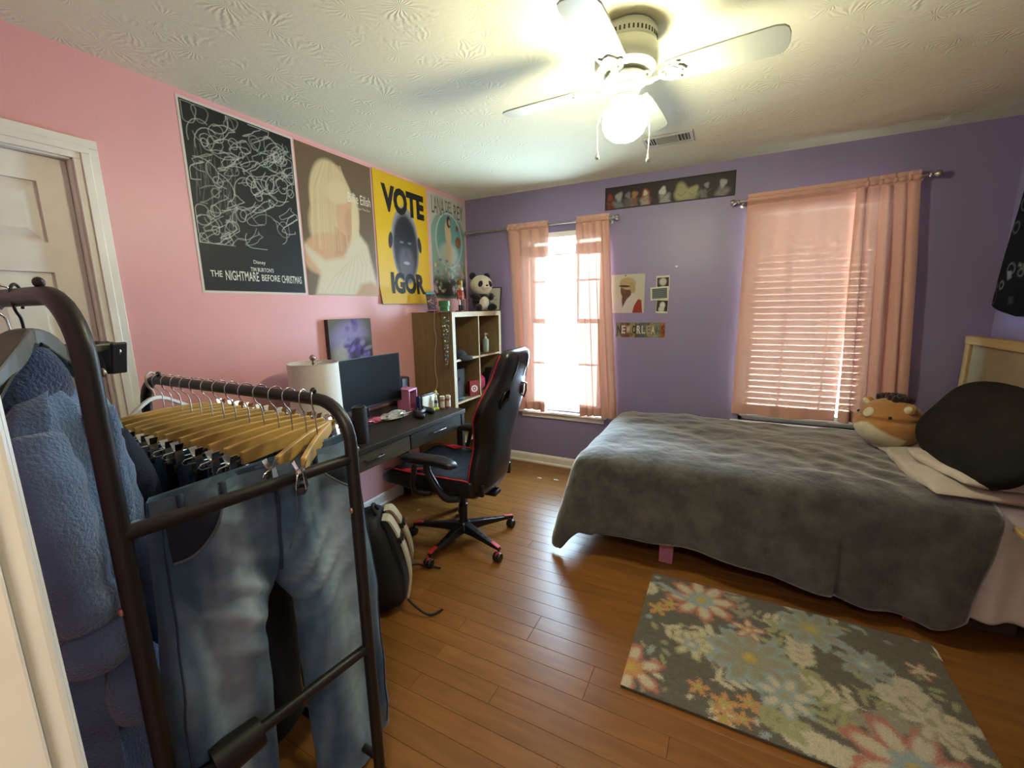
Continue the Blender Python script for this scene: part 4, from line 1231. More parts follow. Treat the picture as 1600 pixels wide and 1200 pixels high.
# ------------------------------------------------------------------ cube shelf
M_shelf = wood_mat('grey_brown_shelf_board', '#7a6648', '#87724f', .5, (6, 6, .7), .04, 5)
M_edge = mat('pale_shelf_edge', '#9d8a66', .5, .06, 20)
SX, SY0, SY1, SZ = .39, -.84, -.07, 1.43
sh = thing('cube_shelf', (SX/2, (SY0+SY1)/2, 0), 'tall grey brown wooden cube shelf in the corner beside the desk', 'shelf')
def board(name, lo, hi):
    o = MB().box(lo, hi).build(name, M_shelf, sh, bevel=.0015)
    return o
board('side_panel', (.004, SY0, 0), (SX-.002, SY0+.038, SZ-.038)); board('side_panel', (.004, SY1-.038, 0), (SX-.002, SY1, SZ-.038))
board('top_board', (.004, SY0, SZ-.038), (SX-.002, SY1, SZ)); board('base_board', (.004, SY0+.038, 0), (SX-.002, SY1-.038, .038))
ym = (SY0+SY1)/2
board('divider', (.004, ym-.008, .038), (SX-.004, ym+.008, SZ-.038))
shelf_z = []
for k in (1, 2, 3):
    z = .038 + k*(SZ-.076)/4; shelf_z.append(z+.008)
    for a, b in ((SY0+.038, ym-.008), (ym+.008, SY1-.038)): board('shelf_board', (.004, a, z-.008), (SX-.004, b, z+.008))
eb = MB()
eb.box((SX-.002, SY0, 0), (SX, SY0+.038, SZ)); eb.box((SX-.002, SY1-.038, 0), (SX, SY1, SZ)); eb.box((SX-.002, SY0+.038, SZ-.038), (SX, SY1-.038, SZ)); eb.box((SX-.004, ym-.008, .038), (SX-.002, ym+.008, SZ-.038))
for z in shelf_z: eb.box((SX-.004, SY0+.038, z-.016), (SX-.002, SY1-.038, z))
eb.build('front_edging', M_edge, sh)
Z1, Z2, Z3 = shelf_z     # ~.384, .723, 1.06

# ------------------------------------------------------------------ things on the shelf
def panda(c=(.285, -.235, SZ)):
    root = thing('panda_plush', c, 'black and white panda plush toy sitting on top of the shelf', 'plush toy', rotz=0)
    M_w = mat('white_plush', '#d3cdb6', .95, .05, 30, sheen=.4, bump=.3, bscale=80)
    M_k = mat('black_plush', '#17161a', .95, .15, 30, sheen=.25, bump=.3, bscale=80)
    x, y, z = c
    F = Vector((.86, -.5, 0)).normalized(); L_ = Vector((-F.y, F.x, 0))
    def at(f, l, u): return Vector((x, y, z)) + F*f + L_*l + Vector((0,0,u))
    R_ = Matrix((F, L_, Vector((0,0,1)))).transposed()
    MB().ell(at(0,0,.085), (.075, .082, .085), R_, 28, 18).build('body', M_k, root, smooth=True)
    MB().ell(at(.02,0,.075), (.066, .062, .07), R_, 24, 16).build('belly', M_w, root, smooth=True)
    hd = MB().ell(at(.015,0,.225), (.085, .10, .085), R_, 32, 20).build('head', M_w, root, smooth=True)
    MB().ell(at(.085,0,.205), (.03, .042, .03), R_, 20, 12).build('muzzle', M_w, hd, smooth=True)
    MB().ell(at(.115,0,.218), (.008, .012, .008), R_, 12, 8).build('nose', M_k, hd, smooth=True)
    MB().tube([at(.110, -.018, .198), at(.114, -.008, .193), at(.113, 0, .198), at(.114, .008, .193), at(.110, .018, .198)], .0018, 5).build('mouth', M_k, hd)
    for s in (-1, 1):
        MB().ell(at(-.01, s*.07, .30), (.022, .033, .033), R_, 16, 12).build('ear', M_k, root, smooth=True)
        Rt = R_ @ Matrix.Rotation(s*.5, 3, 'X')
        MB().ell(at(.082, s*.045, .232), (.018, .021, .029), Rt, 16, 12).build('eye_patch', M_k, hd, smooth=True)
        MB().ell(at(.098, s*.042, .236), (.007, .009, .010), R_, 12, 8).build('eye', mat('glossy_eye', '#0a0a0c', .1), hd, smooth=True)
        MB().ell(at(.045, s*.08, .125), (.055, .026, .03), R_ @ Matrix.Rotation(-s*.6, 3, 'Z') @ Matrix.Rotation(.3, 3, 'Y'), 18, 12).build('arm', M_k, root, smooth=True)
        lg = MB().ell(at(.075, s*.065, .033), (.055, .03, .033), R_ @ Matrix.Rotation(s*.35, 3, 'Z'), 18, 12).build('foot', M_k, root, smooth=True)
panda()

def nutcracker(c=(.29, -.565, SZ)):
    x, y, z = c
    root = thing('nutcracker', c, 'wooden nutcracker soldier in red coat standing on top of the shelf', 'figurine')
    red = mat('nutcracker_red', '#8d2f24', .4, .08, 40); wh = mat('nutcracker_white', '#cfc6b0', .6, .05, 40); blk = mat('nutcracker_black', '#1a1817', .4)
    gold = mat('nutcracker_gold', '#8f7636', .4, metal=.5); skin = mat('nutcracker_skin', '#c79c7c', .6); grn = mat('nutcracker_green', '#2f3a2a', .5)
    T = lambda dx=0, dy=0, dz=0: Matrix.Translation((x+dx, y+dy, z+dz))
    MB().box((x-.03, y-.04, z), (x+.03, y+.04, z+.01)).build('base', red, root, bevel=.002)
    for s in (-1, 1):
        MB().lathe([(.011,.01),(.012,.012),(.011,.05),(.013,.054)], T(0, s*.015), 12).build('boot', blk, root, smooth=True, ang=.7)
        MB().lathe([(.0095,.052),(.009,.075),(.011,.10)], T(0, s*.015), 12).build('leg', wh if s < 0 else grn, root, smooth=True, ang=.7)
        ar = MB(); ar.tube([(x, y+s*.034, z+.165), (x+.002, y+s*.042, z+.13), (x+.008, y+s*.04, z+.105)], [.009,.0085,.0075], 10)
        aro = ar.build('arm', red, root, smooth=True)
        MB().ell((x+.008, y+s*.04, z+.097), (.008,.008,.008), nu=10, nv=8).build('hand', skin, aro, smooth=True)
        MB().lathe([(.001,0),(.012,.001),(.014,.004),(.008,.007)], T(0, s*.034, .168), 12).build('epaulette', gold, root, smooth=True)
    MB().lathe([(.026,.095),(.029,.10),(.025,.13),(.028,.165),(.018,.175),(.012,.178)], T(), 18).build('coat', red, root, smooth=True, ang=.8)
    bt = MB(); bt.lathe([(.0285,.118),(.0285,.126)], T(), 18); bt.build('belt', gold, root, smooth=True, ang=.7)
    hd = MB().lathe([(.012,.175),(.019,.18),(.02,.20),(.019,.215)], T(), 16).build('head', skin, root, smooth=True, ang=.8)
    MB().ell((x+.014, y, z+.182), (.012,.015,.018), nu=12, nv=8).build('beard', wh, hd, smooth=True)
    MB().ell((x-.004, y, z+.198), (.02,.024,.02), nu=14, nv=8).build('hair', wh, hd, smooth=True)
    for s in (-1, 1): MB().ell((x+.0185, y+s*.007, z+.205), (.003,.003,.003), nu=8, nv=6).build('eye', blk, hd, smooth=True)
    MB().ell((x+.021, y, z+.198), (.004,.003,.005), nu=8, nv=6).build('nose', skin, hd, smooth=True)
    MB().lathe([(.02,.213),(.021,.216),(.019,.235),(.022,.25),(.012,.258),(.004,.262)], T(), 16).build('crown', gold, root, smooth=True, ang=.6)
    sw = MB().cyl((x+.014, y+.042, z+.105), (x+.01, y+.046, z+.012), .0018, n=6); sw.build('sword', M_nickel, root)
nutcracker()

# clear tapering candy tube with green cap, hooked against the side of the shelf
ct = thing('candy_tube', (.36, -.875, 1.0), 'clear tapering candy tube with green cap hanging on the shelf side', 'container')
M_clear = bpy.data.materials.new('clear_plastic'); M_clear.use_nodes = True
_N = M_clear.node_tree.nodes; _L = M_clear.node_tree.links; _N.clear()
_o = _N.new('ShaderNodeOutputMaterial'); _t = _N.new('ShaderNodeBsdfTransparent'); _g = _N.new('ShaderNodeBsdfGlossy'); _g.inputs['Roughness'].default_value = .06
_lw = _N.new('ShaderNodeLayerWeight'); _lw.inputs['Blend'].default_value = .12; _x = _N.new('ShaderNodeMixShader')
_t.inputs['Color'].default_value = (.96, 1.0, .97, 1); _L.new(_lw.outputs['Fresnel'], _x.inputs[0]); _L.new(_t.outputs[0], _x.inputs[1]); _L.new(_g.outputs[0], _x.inputs[2]); _L.new(_x.outputs[0], _o.inputs['Surface'])
cx, cy = .355, SY0 - .042
MB().lathe([(.004,1.0),(.014,1.005),(.02,1.10),(.030,1.28),(.037,1.44)], Matrix.Translation((cx, cy, 0)), 24, cap=False).build('tube', M_clear, ct, smooth=True)
gc = MB(); gc.lathe([(.030,1.438),(.036,1.44),(.036,1.472),(.043,1.474),(.043,1.512),(.034,1.514),(.032,1.50),(.004,1.50)], Matrix.Translation((cx, cy, 0)), 28)
tag(gc.build('cap', mat('green_plastic', '#2f6a34', .35, .05, 20), ct, smooth=True, ang=.6), 'plain green cap')
MB().box((cx-.006, cy+.03, 1.445), (cx+.006, SY0+.03, 1.4485)).box((cx-.006, SY0+.027, SZ), (cx+.006, SY0+.03, 1.447)).build('hook_strip', M_clear, ct)
rnd = random.Random(8)
cand = [mat('candy_'+c, c, .35) for c in ('#4f8a48', '#c0463a', '#e6dfcc', '#4a78a0', '#3f7a4a')]
cm = MB()
for k in range(110):
    t = rnd.uniform(.03, .92); z = 1.01 + t*.42; r = interp(z, [1.0,1.1,1.28,1.44], [.008,.016,.025,.032])*rnd.uniform(.45,.8); a = rnd.uniform(0, 6.28)
    if k % 3 == 0 and t > .5: continue
    cm.ell((cx+r*math.cos(a), cy+r*math.sin(a), z), (.0058,.0058,.0052), nu=8, nv=6, mi=rnd.randrange(5))
o = cm.build('candies', cand, ct, smooth=True); o['kind'] = 'stuff'

# propped card gift / phone with black stand, charging cable
ph = thing('phone_on_stand', (.17, -.80, SZ), 'phone with colourful screen propped on a black stand on the shelf', 'phone')
Rp = Matrix.Rotation(-.42, 3, 'X') 
Mph = Matrix.Translation((.19, -.795, SZ+.012)) @ Matrix.Rotation(math.radians(28), 4, 'Z') @ Matrix.Rotation(math.radians(28), 4, 'Y').inverted() @ Matrix.Rotation(0, 4, 'X')
def local_box(lo, hi, M, bevel, name, m, par): return MB().box(lo, hi, M=M).build(name, m, par, bevel=bevel)
Mph = Matrix.Translation((.185, -.79, SZ+.006)) @ Matrix.Rotation(math.radians(-35), 4, 'Z') @ Matrix.Rotation(math.radians(-22), 4, 'Y')
bo = local_box((-.004, -.042, 0), (.004, .042, .165), Mph, .003, 'phone_body', M_black, ph)
pc = Paint(.078, .158, 40, 80, '#3b3540'); rnd = random.Random(6)
for k in range(50): pc.ell(rnd.uniform(.006,.072), rnd.uniform(.02,.135), .006, .006, rnd.choice(['#7d3f4a','#3f6a70','#a39a90','#5a4a6a','#8a5a3a']), 0, .4)
pc.blend((pc.Y > .14).astype(float), '#5aa7b8'); pc.blend((pc.X > .07).astype(float), '#a84a5a'); pc.blend((pc.Y < .012).astype(float), '#b0607a')
pc.mesh(Mph @ frame_mat((.0042, -.039, .003), (0,1,0), (0,0,1))).build('screen', M_print, ph)
st = MB(); st.tube([Mph @ Vector((-.004, 0, .12)), Mph @ Vector((-.05, 0, .05)), (.10, -.735, SZ+.006)], .007, 8); st.cbox((.14, -.76, SZ+.004), (.10, .05, .007), rot=Matrix.Rotation(math.radians(-35), 3, 'Z'))
st.build('stand', M_black, ph, bevel=.001)
cb = MB(); cb.tube(spline([(.20, -.80, SZ+.008), (.225, -.835, SZ+.004), (.235, -.8475, SZ-.01), (.225, -.8455, 1.32), (.238, -.8455, 1.22), (.218, -.8455, 1.10), (.215, -.8455, .97), (.228, -.846, .87), (.20, -.87, .80), (.19, -1.0, .775), (.22, -1.10, .7565)], 7), .0024, 6)
tag(cb.build('charging_cable', mat('white_cable', '#c9bfa6', .5), smooth=True, loc=(.22, -.85, .76)), 'thin white charging cable hanging down the shelf side to the desk', 'cable')

# framed certificate leaning on the purple wall behind the panda
cf = thing('framed_certificate', (.33, -.02, SZ), 'thin dark framed certificate leaning on the wall behind the panda', 'frame')
Mc = Matrix.Translation((.135, -.062, SZ+.001)) @ Matrix.Rotation(math.radians(-9), 4, 'X')
f = MB(); W_, H_ = .245, .215
f.box((0,0,0),(W_,.012,.008),M=Mc); f.box((0,0,H_-.008),(W_,.012,H_),M=Mc); f.box((0,0,.008),(.008,.012,H_-.008),M=Mc); f.box((W_-.008,0,.008),(W_,.012,H_-.008),M=Mc)
f.build('frame', mat('dark_frame', '#3c342e', .4), cf)
MB().box((.008,.004,.008),(W_-.008,.009,H_-.008),M=Mc).build('certificate', mat('certificate_paper', '#cfccba', .5, .06, 20), cf)
MB().box((.04,.003,.10),(W_-.04,.0039,.105),M=Mc).box((.06,.003,.13),(W_-.06,.0039,.138),M=Mc).box((.07,.003,.07),(W_-.07,.0039,.074),M=Mc).build('lettering', mat('faded_ink', '#6b6a60', .6), cf)

# soap dispenser
so = thing('soap_dispenser', (.28, -.20, Z3), 'pale green pump soap bottle in the top right cube of the shelf', 'bottle')
S = Matrix.Translation((.30, -.20, Z3))
MB().lathe([(.022,0),(.027,.003),(.028,.01),(.028,.105),(.024,.118),(.012,.125)], S, 24).build('bottle', mat('pale_green_plastic', '#8fa48e', .4, .04, 20), so, smooth=True, ang=.7)
pu = MB(); pu.lathe([(.013,.122),(.013,.138),(.005,.14),(.004,.16),(.011,.162),(.011,.17),(.004,.172)], S, 16); pu.tube([S @ Vector((0,0,.168)), S @ Vector((.02,-.01,.168)), S @ Vector((.034,-.016,.160))], [.005,.0045,.003], 8)
pu.build('pump', mat('white_plastic', '#d2cfc0', .4), so, smooth=True, ang=.7)
tag(MB().box((.30, -.443, Z3), (.375, -.436, Z3+.10)).build('white_card', mat('white_card_stock', '#cfcabb', .6), bevel=.001, loc=(.34, -.44, Z3)), 'white card standing against the divider in the top right cube of the shelf', 'card')
# cap draped over the shelf edge
cp = thing('baseball_hat', (.33, -.66, Z3), 'black cloth cap lying on the edge of the top left cube', 'cap')
MB().ell((.29, -.66, Z3), (.10, .085, .075), nu=24, nv=14, fn=lambda p: Vector((p.x, p.y, max(0.001, p.z)))).build('crown', mat('black_cotton', '#1d1e22', .9, .15, 30, bump=.2), cp, smooth=True)
MB().grid(lambda u, v: (.36 + .085*v*(1-.55*(2*u-1)**2), -.66 + (u-.5)*.16, Z3 + .014 - .03*v*v + .008*(1-(2*u-1)**2)), 14, 8).build('brim', mat('black_cotton', '#1d1e22'), cp, smooth=True, solid=.004)
# fabric bin, red box with ring emblem, pink bag, black box, blue pouch
bn = thing('fabric_bin', (.19, -.65, Z2), 'dark grey fabric bin inside the shelf cube below the black cap', 'bin')
b = MB(); b.box((.02, -.795, Z2), (.30, -.56, Z2+.012)); b.box((.02,-.795,Z2),(.028,-.56,Z2+.24)); b.box((.292,-.795,Z2),(.30,-.56,Z2+.24)); b.box((.02,-.795,Z2),(.30,-.787,Z2+.24)); b.box((.02,-.568,Z2),(.30,-.56,Z2+.24))
b.build('body', mat('charcoal_felt', '#37383a', .95, .12, 40, bump=.2), bn, bevel=.004)
MB().tube(spline([(.3015, -.72, Z2+.17), (.308, -.70, Z2+.15), (.309, -.66, Z2+.15), (.3015, -.64, Z2+.17)], 4), .005, 6).build('handle', mat('charcoal_strap', '#222325', .9), bn)
rb = thing('gift_card_box', (.33, -.51, Z2), 'small red box with white ring emblem in the shelf', 'box')
Mr = Matrix.Translation((.345, -.505, Z2)) @ Matrix.Rotation(math.radians(-32), 4, 'Z')
MB().box((-.025, -.042, 0), (.025, .042, .13), M=Mr).build('carton', mat('red_card', '#8f2b2a', .5, .05, 30), rb, bevel=.002)
em = MB()
def annulus(mb, M, y, z, r0, r1, n=28):
    vs = []; fs = []
    for i in range(n):
        a = 2*PI*i/n
        for r in (r0, r1): vs.append(tuple(M @ Vector((.0256, y+r*math.cos(a), z+r*math.sin(a)))))
    for i in range(n):
        j = (i+1) % n; fs.append((2*i, 2*i+1, 2*j+1, 2*j))
    mb.add(vs, fs)
annulus(em, Mr, 0, .062, .017, .030); annulus(em, Mr, 0, .062, .0001, .0085)
em.build('ring_emblem', mat('emblem_white', '#d6cfc4', .5), rb)
pb = thing('pink_pouch', (.27, -.30, Z2), 'bright pink pouch inside the right cube behind the chair', 'pouch')
MB().ell((.27, -.32, Z2+.075), (.06, .085, .075), nu=20, nv=14, e=.8, fn=lambda p: p*(1+.12*nz(p.x*30, p.y*30, p.z*30))).build('body', mat('hot_pink_nylon', '#b02f63', .45, .1, 20, bump=.2), pb, smooth=True)
MB().tube(spline([(.29, -.36, Z2+.14), (.30, -.33, Z2+.175), (.30, -.29, Z2+.14)], 5), .004, 6).build('strap', mat('hot_pink_nylon', '#b02f63'), pb)
bb = thing('black_headset_case', (.33, -.17, Z2), 'black ribbed case standing in the right cube behind the chair', 'case')
c_ = MB().box((.28, -.20, Z2), (.37, -.12, Z2+.20)).build('shell', M_black, bb, bevel=.012, segs=3)
for k in range(4): MB().box((.369, -.192, Z2+.03+.04*k), (.3735, -.128, Z2+.045+.04*k)).build('rib', mat('grey_rib', '#4a4a48', .5), bb, bevel=.001)
tag(MB().ell((.34, -.70, Z2+.012), (.03, .05, .012), nu=18, nv=8).build('blue_pouch', mat('blue_cloth', '#3a4f63', .8, .1, 30), smooth=True, loc=(.34, -.70, Z2)), 'small flat blue pouch at the front of the shelf behind the pill bottles', 'pouch')

# ------------------------------------------------------------------ things on the desk
lp = thing('table_lamp', (.255, -1.97, DZ), 'white drum shade table lamp with metal finial on the desk', 'lamp')
T = Matrix.Translation((.255, -1.97, DZ))
MB().lathe([(.055,0),(.058,.004),(.055,.012),(.02,.02),(.012,.035),(.03,.07),(.034,.10),(.022,.13),(.01,.145),(.008,.22),(.004,.42)], T, 24).build('base', M_nickel, lp, smooth=True, ang=.8)
sd = MB(); sd.lathe([(.132,.155),(.128,.425)], T, 40, cap=False); sd.lathe([(.1295,.157),(.1255,.423)], T, 40, cap=False)
sho = sd.build('shade', mat('white_lamp_shade', '#e4dfd6', .85, .04, 60), lp, smooth=True)
rm = MB()
for r, z in ((.132,.155),): MB().tube([T @ Vector((r*math.cos(a), r*math.sin(a), z)) for a in np.linspace(0, 2*PI, 40, endpoint=False)], .0025, 6, closed=True).build('lower_ring', mat('lamp_ring_white', '#d6d2c6', .5), sho)
rm.tube([T @ Vector((.128*math.cos(a), .128*math.sin(a), .425)) for a in np.linspace(0, 2*PI, 40, endpoint=False)], .0025, 6, closed=True)
for a in (0, 2.09, 4.19): rm.cyl(T @ Vector((.008*math.cos(a), .008*math.sin(a), .415)), T @ Vector((.127*math.cos(a), .127*math.sin(a), .42)), .002, n=6)
rm.build('shade_ring', mat('lamp_ring_white', '#d6d2c6', .5), sho)
MB().lathe([(.004,.415),(.008,.425),(.004,.43),(.006,.436),(.015,.444),(.016,.455),(.011,.466),(.002,.47)], T, 18).build('finial', mat('finial_metal', '#a39684', .25, metal=.9), lp, smooth=True)

mn = thing('computer_monitor', (.22, -1.56, DZ), 'black flat screen computer monitor on the desk', 'monitor')
my0, my1 = -1.845, -1.29
def curve_x(y): return .235 + .02*((y-(my0+my1)/2)/.28)**2
def panel(x_off, m, name, ya, yb, za, zb, par):
    mb = MB(); mb.grid(lambda u, v: (curve_x(ya+(yb-ya)*u)+x_off, ya+(yb-ya)*u, za+(zb-za)*v), 17, 2); return mb.build(name, m, par, smooth=True)
bd = MB(); n = 17
vs = []; fs = []
for i in range(n):
    y = my0+(my1-my0)*i/(n-1); xx = curve_x(y)
    vs += [(xx, y, .835), (xx, y, 1.168), (xx-.032, y, 1.15), (xx-.032, y, .855)]
for i in range(n-1):
    for k in range(4): fs.append((4*i+k, 4*(i+1)+k, 4*(i+1)+(k+1) % 4, 4*i+(k+1) % 4))
fs.append((0,1,2,3)); fs.append(tuple(4*(n-1)+k for k in (3,2,1,0)))
bd.add(vs, fs); bd.build('housing', M_black, mn, bevel=.003)
panel(.0008, mat('dark_screen', '#0b0b0c', .5, spec=.08), 'screen', my0+.006, my1-.006, .852, 1.162, mn)
st = MB(); st.box((.155,-1.60,.755),(.185,-1.53,1.0)); st.box((.17,-1.59,.93),(.22,-1.54,1.0)); st.build('stand_neck', M_black, mn, bevel=.005)
MB().prism([(.09,-1.69),(.10,-1.70),(.31,-1.72),(.33,-1.70),(.33,-1.42),(.31,-1.40),(.10,-1.42),(.09,-1.43)], DZ, DZ+.01).build('stand_base', M_black, mn, bevel=.003)

sp = thing('cylinder_speaker', (.53, -1.925, DZ), 'black cylindrical speaker at the front edge of the desk', 'speaker')
T = Matrix.Translation((.53, -1.93, DZ))
MB().lathe([(.036,0),(.039,.004),(.039,.19),(.036,.195)], T, 28).build('body', mat('black_mesh_fabric', '#191918', .8, .2, 300, bump=.4, bscale=500), sp, smooth=True, ang=.7)
MB().lathe([(.037,.193),(.037,.199),(.031,.201),(.028,.197),(.004,.197)], T, 28).build('top_ring', mat('dark_ring', '#2d2e2a', .25), sp, smooth=True, ang=.6)
s2 = thing('desk_speaker', (.10, -1.10, DZ), 'black desk speaker standing behind the monitor near the shelf', 'speaker')
MB().box((.05, -1.17, DZ), (.15, -1.075, DZ+.21)).build('cabinet', M_black, s2, bevel=.012, segs=3)
MB().lathe([(.034,0),(.03,.003),(.015,-.006),(.01,.0)], Matrix.Translation((.150, -1.122, DZ+.07)) @ Matrix.Rotation(PI/2, 4, 'Y'), 24).build('driver', mat('driver_cone', '#2c2c2e', .6), s2, smooth=True)

pk = thing('pink_desk_organizer', (.24, -1.225, DZ), 'pink plastic open frame organizer on the desk beside the monitor', 'organizer')
M_pp = mat('pink_plastic', '#b9728f', .45, .05, 15)
Mk = Matrix.Translation((.255, -1.235, DZ)) @ Matrix.Rotation(math.radians(8), 4, 'Z')
b = MB(); 
for lo, hi in (((-.05,-.055,0),(.05,-.04,.14)), ((-.05,.04,0),(.05,.055,.14)), ((-.05,-.055,.14),(.05,.055,.155)), ((-.05,-.04,0),(.05,.04,.01))): b.box(lo, hi, M=Mk)
b.build('frame', M_pp, pk, bevel=.003)
MB().box((-.05,-.04,.01),(-.045,.04,.14), M=Mk).build('back_panel', mat('dark_inside', '#241a26', .7), pk)
MB().lathe([(.004,.155),(.006,.158),(.006,.165),(.002,.168)], Mk, 10).build('knob', M_pp, pk, smooth=True)

cs = thing('game_console_dock', (.36, -1.13, DZ), 'white game console dock with blue side on the desk', 'console')
Md = Matrix.Translation((.372, -1.15, DZ)) @ Matrix.Rotation(math.radians(0), 4, 'Z')
MB().box((0,-.075,0),(.012,.075,.098), M=Md).build('dock_front', mat('dock_white', '#cfd0c4', .35), cs, bevel=.005, segs=3)
MB().box((-.035,-.075,0),(-.012,.075,.098), M=Md).build('dock_back', M_black, cs, bevel=.003)
MB().box((-.012,-.072,.012),(-.001,.072,.108), M=Md).build('tablet', mat('tablet_black', '#0d0d10', .2), cs, bevel=.003)
MB().box((-.03,-.10,0),(.002,-.078,.104), M=Md).build('blue_controller', mat('blue_plastic', '#1f2b5c', .4), cs, bevel=.006, segs=3)
jc = thing('yellow_controller', (.40, -1.062, DZ), 'neon yellow game controller standing beside the white console dock', 'controller')
b = MB().box((.365, -1.073, DZ), (.382, -1.053, DZ+.118)).build('shell', mat('neon_yellow_plastic', '#b3bd2c', .4), jc, bevel=.008, segs=3)
MB().lathe([(.007,0),(.007,.004),(.009,.006),(.009,.009),(.004,.01)], Matrix.Translation((.382, -1.063, DZ+.088)) @ Matrix.Rotation(PI/2, 4, 'Y'), 14).build('thumbstick', M_black, jc, smooth=True, ang=.7)
for dy, dz in ((0,.055),(0,.03)): MB().lathe([(.004,0),(.004,.002),(.002,.003)], Matrix.Translation((.382, -1.063+dy, DZ+dz)) @ Matrix.Rotation(PI/2, 4, 'Y'), 10).build('button', M_black, jc)
jy = MB().box((-.05, -.014, .001), (.05, .014, .022), M=Matrix.Translation((.447, -1.20, DZ)) @ Matrix.Rotation(math.radians(70), 4, 'Z'))
tag(jy.build('yellow_grip', mat('neon_yellow_plastic', '#b3bd2c'), bevel=.009, segs=3, loc=(.447, -1.20, DZ)), 'neon yellow controller lying flat in front of the console dock', 'controller')
def gamepad():
    root = thing('gamepad', (.45, -1.36, DZ), 'black gamepad lying on the desk in front of the console dock', 'gamepad')
    M_ = Matrix.Translation((.45, -1.34, DZ)) @ Matrix.Rotation(math.radians(100), 4, 'Z')
    b = MB()
    b.ell(M_ @ Vector((0,0,.03)), (.055,.032,.02), M_.to_3x3(), 20, 12, .8)
    for s in (-1, 1): b.tube([M_ @ Vector(p) for p in spline([(s*.045,.01,.03),(s*.062,-.015,.026),(s*.068,-.05,.018),(s*.062,-.068,.014)], 4)], [.024,.025,.024,.023,.022,.022,.021,.021,.02,.02,.018,.016,.012][:13], 10)
    b.build('shell', M_black, root, smooth=True)
    for (a, c) in ((-.03,.006),(.018,-.012)): MB().lathe([(.006,.046),(.006,.056),(.009,.058),(.009,.062),(.004,.063)], M_ @ Matrix.Translation((a, c, 0)), 12).build('thumbstick', M_black, root, smooth=True, ang=.7)
    MB().lathe([(.006,.046),(.006,.051),(.003,.052)], M_ @ Matrix.Translation((.035, .012, 0)), 10).build('button', mat('grey_rib', '#4a4a48'), root)
gamepad()
def rx(label, x, y, cap, body, amber):
    root = thing('pill_bottle', (x, y, DZ), label, 'bottle', 'pill bottles on the desk')
    T = Matrix.Translation((x, y, DZ))
    MB().lathe([(.014,0),(.0155,.002),(.0155,.068),(.013,.072)], T, 20).build('bottle', amber, root, smooth=True, ang=.7)
    MB().lathe([(.016,.012),(.016,.056)], T, 20, cap=False).build('paper_label', body, root, smooth=True)
    MB().lathe([(.0165,.07),(.0175,.072),(.0175,.09),(.0155,.092)], T, 20).build('cap', cap, root, smooth=True, ang=.6)
amb = mat('amber_plastic', '#a35a28', .3); wcap = mat('white_cap', '#d8d4c6', .4); wl = mat('paper_label_white', '#cdc6b4', .6)
rx('amber pill bottle with white cap beside the dropper bottle', .47, -1.115, wcap, wl, amb)
rx('amber pill bottle with white cap at the desk end by the shelf', .49, -1.072, wcap, wl, amb)
dr = thing('dropper_bottle', (.43, -1.10, DZ), 'small white dropper bottle with dark glass beside the pill bottles', 'bottle')
T = Matrix.Translation((.405, -1.105, DZ))
MB().lathe([(.012,0),(.0145,.002),(.0145,.05),(.009,.058),(.008,.06)], T, 18).build('bottle', mat('dark_amber_glass', '#3a2a20', .15), dr, smooth=True, ang=.7)
MB().lathe([(.0150,.004),(.0150,.035)], T, 18, cap=False).build('paper_label', wl, dr, smooth=True)
MB().lathe([(.010,.058),(.010,.075),(.006,.078),(.006,.098),(.003,.104)], T, 16).build('dropper', wcap, dr, smooth=True, ang=.7)
# crumpled clear wrapper and pink pieces
def crumple(seed, c, r):
    rnd = random.Random(seed); bm = bmesh.new(); bmesh.ops.create_icosphere(bm, subdivisions=3, radius=1)
    for v_ in bm.verts:
        k = 1 + .45*nz(v_.co.x*3+seed, v_.co.y*3, v_.co.z*3) + rnd.uniform(-.14, .14)
        v_.co = Vector((v_.co.x*r[0]*k, v_.co.y*r[1]*k, (v_.co.z+.75)*r[2]*k if v_.co.z > -.75 else 0)) 
    mb = MB(); mb.add([v_.co + Vector(c) for v_ in bm.verts], [tuple(q.index for q in f.verts) for f in bm.faces]); bm.free(); return mb
tag(crumple(3, (.33, -1.455, DZ+.001), (.06, .11, .022)).build('plastic_wrapper', mat('crinkled_film', '#a9a49a', .12, .3, 30, spec=.9), loc=(.33, -1.45, DZ)), 'crumpled clear plastic wrapper in front of the monitor', 'wrapper')
tag(crumple(9, (.30, -1.60, DZ+.001), (.035, .06, .018)).build('pink_wrapper', mat('pink_film', '#b5566a', .25, .2, 30), loc=(.30, -1.60, DZ)), 'crumpled pink wrapper on the desk under the monitor', 'wrapper')
tag(crumple(5, (.888, -.347, .0005), (.02, .012, .006)).build('paper_scrap', mat('scrap_pale', '#bfa79a', .7), loc=(.888, -.347, 0)), 'tiny pale paper scrap on the floor below the bright window, nearer the chair', 'scrap')
tag(crumple(6, (1.033, -.326, .0005), (.022, .012, .006)).build('paper_scrap', mat('scrap_pale', '#bfa79a'), loc=(1.033, -.326, 0)), 'tiny pale paper scrap on the floor below the bright window, nearer the bed', 'scrap')
